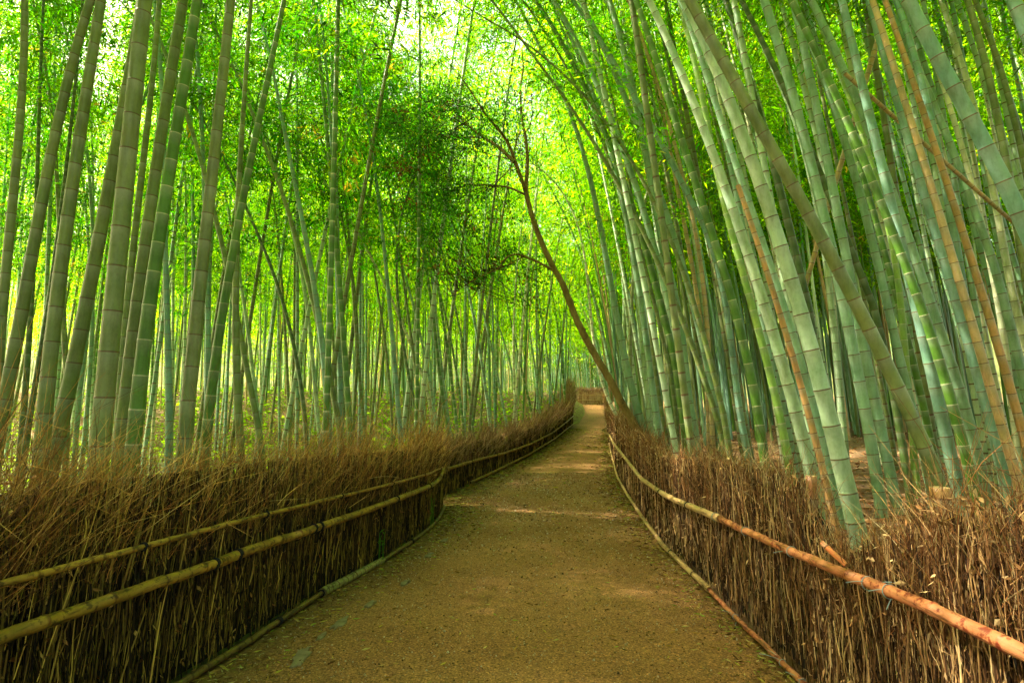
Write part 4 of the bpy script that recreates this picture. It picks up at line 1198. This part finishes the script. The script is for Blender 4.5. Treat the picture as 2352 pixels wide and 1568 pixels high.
# end fence across the head of the path, and the return fence with its plume
e0 = at(1318, 927, 52.0); e1 = at(1392, 927, 53.5)
EL = [(float(e0[0]), float(e0[1])), ((float(e0[0] + e1[0])) / 2, float(e0[1] + .9)), (float(e1[0]), float(e1[1])), (float(e1[0]) + 2.5, 55.0)]
class _: pass
def cross_fence():
    rng = np.random.default_rng(77)
    P, S = resample(EL, .06)
    root = empty('brushwood_fence', (P[0][0], P[0][1], float(g(P[0][1]))))
    tag(root, 'small sunlit brushwood fence closing the far end of the path', 'fence', 'brushwood fences along the path')
    o0 = np.array(root.location)
    gz = g(P[:, 1]) - .05
    H = 1.45
    f0, f1 = P + np.array([0, .08]), P + np.array([0, .3])
    sec = np.stack([np.c_[f0, gz], np.c_[f0, gz + H - .2], np.c_[f1, gz + H - .2], np.c_[f1, gz]], 1)
    n = len(P); idx = np.arange(n * 4).reshape(n, 4)
    Fq = np.concatenate([np.stack([idx[:-1, i], idx[:-1, i + 1], idx[1:, i + 1], idx[1:, i]], -1) for i in range(3)])
    link('brush_core', make_mesh('brush_core', sec.reshape(-1, 3) - o0, Fq, None, [plain('light_brush_core', (.22, .12, .06), .95)]), root)
    N = 2600
    i = rng.integers(0, n, N)
    z0 = gz[i] + rng.random(N) * .5; z1 = gz[i] + H * rng.uniform(.6, 1.0, N)
    a = np.c_[P[i] + rng.normal(0, .02, (N, 2)), z0]; b = np.c_[P[i] + rng.normal(0, .05, (N, 2)), z1]
    PP = np.stack([a, (a + b) / 2, b], 1)
    pal = np.array([(.50, .34, .20), (.36, .22, .12), (.24, .13, .06), (.6, .44, .28)])
    Cc = pal[rng.choice(4, N)]
    acc = Acc(); V, Fq, C = tubes(PP, np.full((N, 3), .012), 3, Cc); acc.add(V, Fq, C)
    N = 2600
    i = rng.integers(0, n, N)
    a = np.c_[P[i] + rng.normal(0, .05, (N, 2)) + np.array([0, .12]), gz[i] + H - rng.uniform(.1, .45, N)]
    b = a + np.stack([rng.normal(.05, .14, N), rng.normal(0, .12, N), rng.uniform(.2, .5, N)], 1)
    V, Fq, C = tubes(np.stack([a, b], 1), np.full((N, 2), .008), 3, pal[rng.choice(4, N)] * .75); acc.add(V, Fq, C)
    V, Fq, C = acc.get()
    link('brushwood', make_mesh('brushwood', V - o0, Fq, C, [M_TWIG]), root)
    for h, r in ((.98, .03), (.5, .028)):
        pts = np.c_[P - np.array([0, .06]), gz + h]
        pole(root, o0, 'upper_rail' if h > .9 else 'lower_rail', pts, r, M_RAIL_T, 90, inter=.5)
cross_fence()
def plume():
    rng = np.random.default_rng(9)
    # brush fence end turned away from the path, its twigs bunched into a plume on a mossy earth bank
    Y0 = 31.0
    pts = [at(1303, 955, 30.0), at(1308, 935, 33), at(1319, 927, 38), at(1322, 922, 46), at(1320, 922, 51)]
    P, S = resample([(p[0] - .25, p[1]) for p in pts], .06)
    root = empty('brush_hedge', (P[0][0], P[0][1], float(g(P[0][1]))))
    tag(root, 'bunched brushwood hedge with a tall pale plume above the mossy bank', 'hedge')
    o0 = np.array(root.location)
    n = len(P); acc = Acc()
    N = 5000
    i = rng.integers(0, n, N)
    f = i / n
    base = g(P[i][:, 1]) + .75
    hh = np.interp(f, [0, .12, .25, .45, 1], [.6, 1.5, 1.7, .7, .75])
    a = np.c_[P[i] + rng.normal(0, .12, (N, 2)), base + rng.random(N) * hh * .6 - .25]
    d = np.stack([rng.normal(.12, .2, N), rng.normal(0, .25, N), rng.uniform(.4, 1, N)], 1) * (hh * .75)[:, None]
    PP = np.stack([a, a + d * .55, a + d + rng.normal(0, .08, (N, 3))], 1)
    pal = np.array([(.48, .34, .20), (.36, .22, .12), (.22, .12, .06), (.58, .44, .28)])
    V, Fq, C = tubes(PP, np.array([.010, .008, .004])[None, :] * np.ones((N, 1)), 3, pal[rng.choice(4, N)])
    acc.add(V, Fq, C)
    V, Fq, C = acc.get()
    link('brushwood', make_mesh('brushwood', V - o0, Fq, C, [M_TWIG]), root)
    # mossy bank under it
    m = 40
    V = []
    Q, _s = resample([(p[0], p[1]) for p in pts], (_len(pts)) / m)
    k = 9
    for q in Q:
        w = .62; hgt = .8 * math.sin(math.pi * min(1, max(.02, (q[1] - Q[0][1]) / (Q[-1][1] - Q[0][1])))) ** .5
        for t in np.linspace(0, 1, k):
            x = q[0] - 1.0 + 1.75 * t
            z = float(g(q[1])) - .1 + hgt * math.sin(min(1, t * 1.0) * math.pi) ** .6 + .05 * float(hash_noise(x * 4, q[1] * 3))
            V.append((x, q[1] + .1 * math.sin(t * 9), z))
    V = np.array(V); m = len(Q); idx = np.arange(m * k).reshape(m, k)
    Fq = np.stack([idx[:-1, :-1], idx[:-1, 1:], idx[1:, 1:], idx[1:, :-1]], -1).reshape(-1, 4)
    mm, nn, ll, bb = new_mat('moss')
    c = ramp(nn, ll, noise(nn, ll, 4, 6, rough=.7), [(.40, (.16, .08, .03)), (.52, (.20, .19, .02)), (.7, (.34, .33, .03))])
    ll.new(c, bb.inputs['Base Color']); bb.inputs['Roughness'].default_value = .95
    bump(nn, ll, bb, noise(nn, ll, 12, 6, rough=.8), 1.0, .08)
    o = link('mossy_bank', make_mesh('mossy_bank', V, Fq, None, [mm], None, True))
    tag(o, kind='structure')
def _len(pts):
    P = np.array(pts); return float(np.linalg.norm(np.diff(P[:, :2], axis=0), axis=1).sum())
plume()

# ------------------------------------------------------------------ cut posts and loose bits on the right
def post(u, vt, vb, Y, wpx, label, colr=(.34, .19, .10), tilt=0.0, seed=0):
    while (u + tilt - 1176) / F * Y < float(xR(Y)) + .2: Y += .05
    a, b = at(u, vt, Y), at(u + tilt, vb, Y)
    b[2] = tz(b[0], b[1]) - .05
    r = wpx / F * Y * .5
    o0 = b.copy()
    cv, _s = resample([tuple(b - o0), tuple(a - o0)], .05)
    rng = np.random.default_rng(seed)
    V, Fq, C = culm_mesh(cv, lambda x: r, np.array(colr), 16, 6, seed, 'brown', 3.0)
    n = 16; top = V[-n:]; cen = top.mean(0)
    inner = cen + (top - cen) * .8; deep = inner - np.array([0, 0, .09])
    k0 = len(V); i0 = np.arange(k0 - n, k0); i1 = k0 + np.arange(n); i2 = i1 + n
    Fx = [np.stack([i0, np.roll(i0, -1), np.roll(i1, -1), i1], -1), np.stack([i1, np.roll(i1, -1), np.roll(i2, -1), i2], -1)]
    Fx += [np.array([[i2[0], i2[j], i2[j + 1], i2[min(j + 2, n - 1)]]]) for j in range(1, n - 2, 2)]
    V = np.concatenate([V, inner, deep]); Fq = np.concatenate([Fq] + Fx)
    C = np.concatenate([C, np.tile((.55, .38, .2), (n, 1)), np.tile((.12, .07, .03), (n, 1))])
    o = link('bamboo_post', make_mesh('bamboo_post', V, Fq, C, [M_CULM], None, True), None, tuple(o0))
    tag(o, label, 'post', 'cut bamboo posts behind the right fence')
post(1863, 1092, 1250, 3.1, 23, 'tall slim brown cut bamboo post beside the dip in the right fence', (.36, .17, .08), 6, 1)
post(2160, 1119, 1220, 2.9, 44, 'thick short cut bamboo stump with a square brown top at far right', (.36, .19, .07), 8, 2)
post(1569, 1053, 1110, 5.6, 9, 'thin tan cut bamboo post rising from the brush near the leaning tree', (.48, .28, .13), 0, 3)
post(1704, 1075, 1110, 4.4, 11, 'low reddish cut bamboo post half sunk in the brush top', (.40, .17, .08), 0, 4)
a, b = at(1887, 1245, 3.02), at(1943, 1297, 2.92)
cv = np.stack([a + (b - a) * t for t in np.linspace(0, 1, 8)])
V, Fq, C = culm_mesh(cv - a, lambda x: .014, np.array((.62, .20, .07)), 10, 6, 71, 'brown', 4)
o = link('cane_offcut', make_mesh('cane_offcut', V, Fq, C, [M_CULM], None, True), None, tuple(a))
tag(o, 'short orange-red cane offcut lying in the dip of the right fence', 'cane offcut')
V, Fq, C = leaves(np.array([[0, 0, 0.]]), np.array([[.9, .2, .35]]), .10, .022, np.array([[.72, .42, .03]]), .1)
o = link('yellow_leaf', make_mesh('yellow_leaf', V, Fq, C, [M_DRYLEAF]), None, tuple(at(2165, 1198, 2.2)))
tag(o, 'single bright yellow leaf caught on the twigs at the far right', 'leaf')

# flat edging stones on the left side of the path
m, n, l, b = new_mat('edging_stone')
l.new(ramp(n, l, noise(n, l, 12, 5), [(.3, (.10, .075, .035)), (.7, (.24, .19, .11))]), b.inputs['Base Color']); b.inputs['Roughness'].default_value = .8
bump(n, l, b, noise(n, l, 30, 5), .5, .01)
M_STONE = m
stones = [((895, 1437), .30, .12, 'long flat grey stone in the left path edge, pointing up the path'), ((755, 1485), .34, .15, 'broad low stone half buried at the near left path edge'),
          ((905, 1393), .18, .10, 'small flat stone behind the long one'), ((930, 1345), .2, .1, 'flat stone beside the greenish sleeve of the bottom rail'),
          ((985, 1280), .26, .1, 'narrow pale stone in the left edge below the curving bottom rail'), ((1020, 1245), .26, .1, 'narrow stone in the left edge near the fence step'),
          ((830, 1450), .14, .08, 'small oval stone just before the long flat one')]
stones[0] = ((782, 1440), .30, .12, stones[0][3]); stones[1] = ((690, 1520), .34, .14, stones[1][3])
stones[2] = ((850, 1395), .2, .1, stones[2][3]); stones[6] = ((738, 1472), .15, .07, stones[6][3])
for k, ((u, v), a, bb, lab) in enumerate(stones):
    a, bb = a * .8, bb * .75
    x, y = on_path(u, v)
    rng = np.random.default_rng(k)
    n_ = 15; th = np.arange(n_) * 2 * math.pi / n_
    rr = rng.uniform(.6, 1.15, n_)
    dirx = math.atan2(float(xL(y + .5) - xL(y - .5)), 1.0)
    px_, py_ = bb * np.cos(th) * rr * .5, a * np.sin(th) * rr * .62
    X = px_ * math.cos(dirx) + py_ * math.sin(dirx); Yy = -px_ * math.sin(dirx) + py_ * math.cos(dirx)
    z = float(path_z(x, y))
    zz = .016 + rng.uniform(-.003, .003, n_)
    V = np.concatenate([np.c_[X, Yy, np.full(n_, -.03)], np.c_[X * .97, Yy * .97, zz - .005], np.c_[X * .85, Yy * .85, zz], [[0, 0, .017]]])
    Fs = []
    for q in (0, n_):
        for i in range(n_): Fs.append((q + i, q + (i + 1) % n_, q + n_ + (i + 1) % n_, q + n_ + i))
    me = bpy.data.meshes.new('edging_stone')
    me.from_pydata([tuple(p) for p in V], [], Fs + [(2 * n_ + i, 2 * n_ + (i + 1) % n_, 3 * n_) for i in range(n_)])
    me.materials.append(M_STONE)
    o = link('edging_stone', me, None, (x, y, z)); tag(o, lab, 'stone', 'flat stones in the left path edge')

def sprig(u, v0, v1, k, lab):
    rng = np.random.default_rng(k)
    b0 = ray_wall(u, v0, LN, .02); t0_ = ray_wall(u, v1, LN, .02)
    h = t0_[2] - b0[2]; acc = Acc()
    for _i in range(5):
        x = rng.normal(0, .03); q = np.linspace(0, 1, 6)[:, None]
        P = np.array([x, rng.normal(0, .03), 0]) + np.array([rng.normal(0, .02), rng.normal(.03, .06), h * rng.uniform(.6, 1)]) * q
        V, Fq, _c = tubes(P[None], np.full((1, 6), .0028), 5); acc.add(V, Fq, (.10, .24, .03))
        L = rng.uniform(.04, .08, 5); D = rng.normal(0, 1, (5, 3)) * .5 + np.array([0, .2, .6])
        V, Fq, C = leaves(P[rng.integers(1, 6, 5)], D, L, L * .16, np.tile((.10, .26, .03), (5, 1)), .1, rng); acc.add(V, Fq, C)
    o = link('green_sprig', acc.mesh('green_sprig', M_LEAF), None, tuple(b0 + np.array([.03, 0, 0])))
    tag(o, lab, 'sprig', 'green sprigs growing through the left fence')
sprig(868, 1320, 1215, 1, 'thin green bamboo sprig growing up the left fence by the greenish rail sleeve')
sprig(990, 1222, 1130, 2, 'smaller green bamboo sprig on the left fence just before its step')
# ------------------------------------------------------------------ leaning tree
def tree():
    Y = 9.6
    while (1470 - 1176) / F * Y < float(xR(Y)) + .2: Y += .1
    def limb(s, w0, w1, name, dy=0.0, y0=0.0, r_over=None):
        P = parse(s)
        wp = np.array([at(u, v, Y + y0 + dy * k / max(1, len(P) - 1)) for k, (u, v) in enumerate(P)])
        k = min(3, len(P) - 1)
        seg = np.linalg.norm(np.diff(wp, axis=0), axis=1); S = np.concatenate([[0], np.cumsum(seg)])
        ss = np.linspace(0, S[-1], max(8, int(S[-1] / .07)))
        cv = np.stack([np.interp(ss, S, wp[:, i]) for i in range(3)], 1)
        for _k in range(3):
            cv[1:-1] = (cv[:-2] + cv[1:-1] * 2 + cv[2:]) / 4
        return cv, np.linspace(w0, w1, len(cv)) * .3516 / F * Y * .5
    parts = {}
    rng = np.random.default_rng(12)
    tr, rt = limb('5 2130,1400 2090,1300 2040,1180 1960,1050 1900,920 1820,790 1740,650 1680,530 1630,400 1590,290 1540,210 1490,110 1440,0 4 1390,1430 1360,1320 1345,1240', 56, 32, 'trunk')
    p = tr[0].copy(); low = []
    while p[2] > tz(p[0], p[1]) - .1: p = p + np.array([.035, .0, -.07]); low.append(p.copy())
    low = low[::-1]
    rt = np.concatenate([np.linspace(rt[0] * 1.5, rt[0], len(low)), rt]); tr = np.vstack([low, tr]) if low else tr
    root = empty('leaning_tree', tuple(tr[0])); o0 = tr[0].copy()
    tag(root, 'thin brown broadleaf tree leaning left across the path with bare forked limbs', 'tree')
    def add(name, cv, r, S=10):
        t_ = norm(np.gradient(cv, axis=0)); A = norm(np.cross(t_, np.array([0, 1., 0]))); B = np.cross(t_, A)
        th = np.arange(S) * 2 * math.pi / S
        rr = r[:, None] * (1 + .07 * rng.normal(0, 1, (len(cv), S)))
        V = cv[:, None] + (A[:, None] * np.cos(th)[None, :, None] + B[:, None] * np.sin(th)[None, :, None]) * rr[..., None]
        idx = np.arange(len(cv) * S).reshape(-1, S)
        Fq = np.stack([idx[:-1], np.roll(idx[:-1], -1, 1), np.roll(idx[1:], -1, 1), idx[1:]], -1).reshape(-1, 4)
        link(name, make_mesh(name, V.reshape(-1, 3) - o0, Fq, None, [M_BARK], None, True), root)
    add('trunk', tr, rt, 12)
    limbs = [('4 1345,1245 1358,1050 1345,900 1315,750 1308,560 1330,450 1320,330', 25, 8, .4, 0), ('4 1345,1250 1320,1180 1290,1100 1265,1030 1240,950 1180,860 1080,750 1020,650 960,560 900,480', 28, 5, -.5, 0),
             ('4 1270,1060 1180,970 1040,880 940,800 890,730 800,640', 24, 4, .6, -.2), ('5 1540,210 1460,160 1360,115 1280,85 1210,110 1180,180 1000,260 900,330 850,370', 16, 3, -.6, 0),
             ('5 1340,100 1200,180 1090,210 1030,330 970,420', 9, 2, -.3, 0), ('4 1335,1270 1230,1220 1090,1210 950,1205 860,1250 780,1340', 14, 3, .5, 0),
             ('4 1040,890 960,905 850,890 740,900', 10, 3, .3, 0), ('4 1270,970 1310,850 1320,800', 7, 3, .2, 0), ('4 1350,860 1390,780 1380,600 1400,520', 8, 3, -.2, .2),
             ('4 1280,690 1190,660 1140,600 1150,540', 8, 3, .3, .2), ('4 1250,1090 1200,1150 1130,1200', 8, 3, -.4, 0), ('4 1240,1040 1150,1020 1030,990 940,960', 8, 3, .5, 0),
             ('4 1350,1240 1400,1225', 8, 4, .0, 0), ('4 1060,760 1000,700 950,690', 7, 3, -.3, -.3)]
    ends = []
    for s, w0, w1, dy, y0 in limbs:
        cv, r = limb(s, w0 * 1.15, w1 * 1.2, 'branch', dy, y0)
        add('branch', cv, np.maximum(r, .004), 7)
        ends.append(cv)
    # foliage: clumps given in the picture plane at several depths, small glossy leaves, some brown
    cl = [(905, 330, 55, 60, 0), (880, 260, 55, 55, .6), (960, 300, 60, 45, -.5), (930, 400, 60, 45, .2), (1010, 380, 55, 40, .5), (1000, 460, 60, 45, -.3), (930, 480, 50, 50, .8),
          (1060, 440, 45, 40, .2), (1080, 520, 60, 35, -.4), (1000, 540, 55, 40, .5), (1050, 590, 60, 35, .1), (1130, 480, 45, 35, .5), (970, 610, 45, 35, -.6), (1100, 640, 45, 22, .3),
          (1050, 330, 50, 35, .9), (1120, 300, 55, 40, .3), (1180, 250, 50, 40, -.2), (1060, 250, 55, 40, .4), (990, 230, 55, 35, -.2), (1190, 360, 30, 30, .6), (1220, 640, 40, 25, .4), (850, 380, 35, 60, 1.0),
          (1140, 560, 45, 30, .2), (1210, 690, 35, 20, -.2), (1160, 600, 35, 25, -.3)]
    acc = Acc(); 
    for k, (u, v, su, sv, dy) in enumerate(cl):
        N = int((700 if v < 480 else 450) * su * sv / 2500)
        nb = 14
        bu, bv = rng.normal(u, su * .55, nb), rng.normal(v, sv * .55, nb); by = Y - .4 + dy * 1.3 + rng.normal(0, .5, nb)
        cent = np.array([at(a, b_, c) for a, b_, c in zip(bu, bv, by)])
        i = rng.integers(0, nb, N)
        P = cent[i] + rng.normal(0, 1, (N, 3)) * np.array([.12, .14, .09])
        D = rng.normal(0, 1, (N, 3)) + np.array([0, 0, -.6])
        L = rng.uniform(.045, .085, N)
        c = np.array((.055, .20, .012)) * np.exp(rng.normal(0, .35, N))[:, None]
        brown = rng.random(nb)[i] < (.28 if k in (0, 1, 2, 8, 10, 12, 13, 20, 23) else .08)
        c[brown] = np.array((.16, .06, .02)) * np.exp(rng.normal(0, .3, brown.sum()))[:, None]
        V, Fq, C = leaves(P, D, L, L * .42, c, .1, rng); acc.add(V, Fq, C)
        # twig to each leaf bunch
        allc = np.vstack(ends)
        for cc in cent:
            near_ = np.argsort(np.linalg.norm(allc - cc, axis=1)); j = int(near_[int(rng.integers(0, 30))])
            a = allc[j]
            if np.linalg.norm(a - cc) > 2.6: continue
            mid = (a + cc) / 2 + rng.normal(0, .07, 3)
            V, Fq, _c = tubes(np.array([[a, mid, cc]]), np.array([[.006, .004, .0025]]), 4); acc.add(V, Fq, (.05, .03, .012))
    V, Fq, C = acc.get()
    link('crown', make_mesh('crown', V - o0, Fq, C, [M_BROAD]), root)
tree()
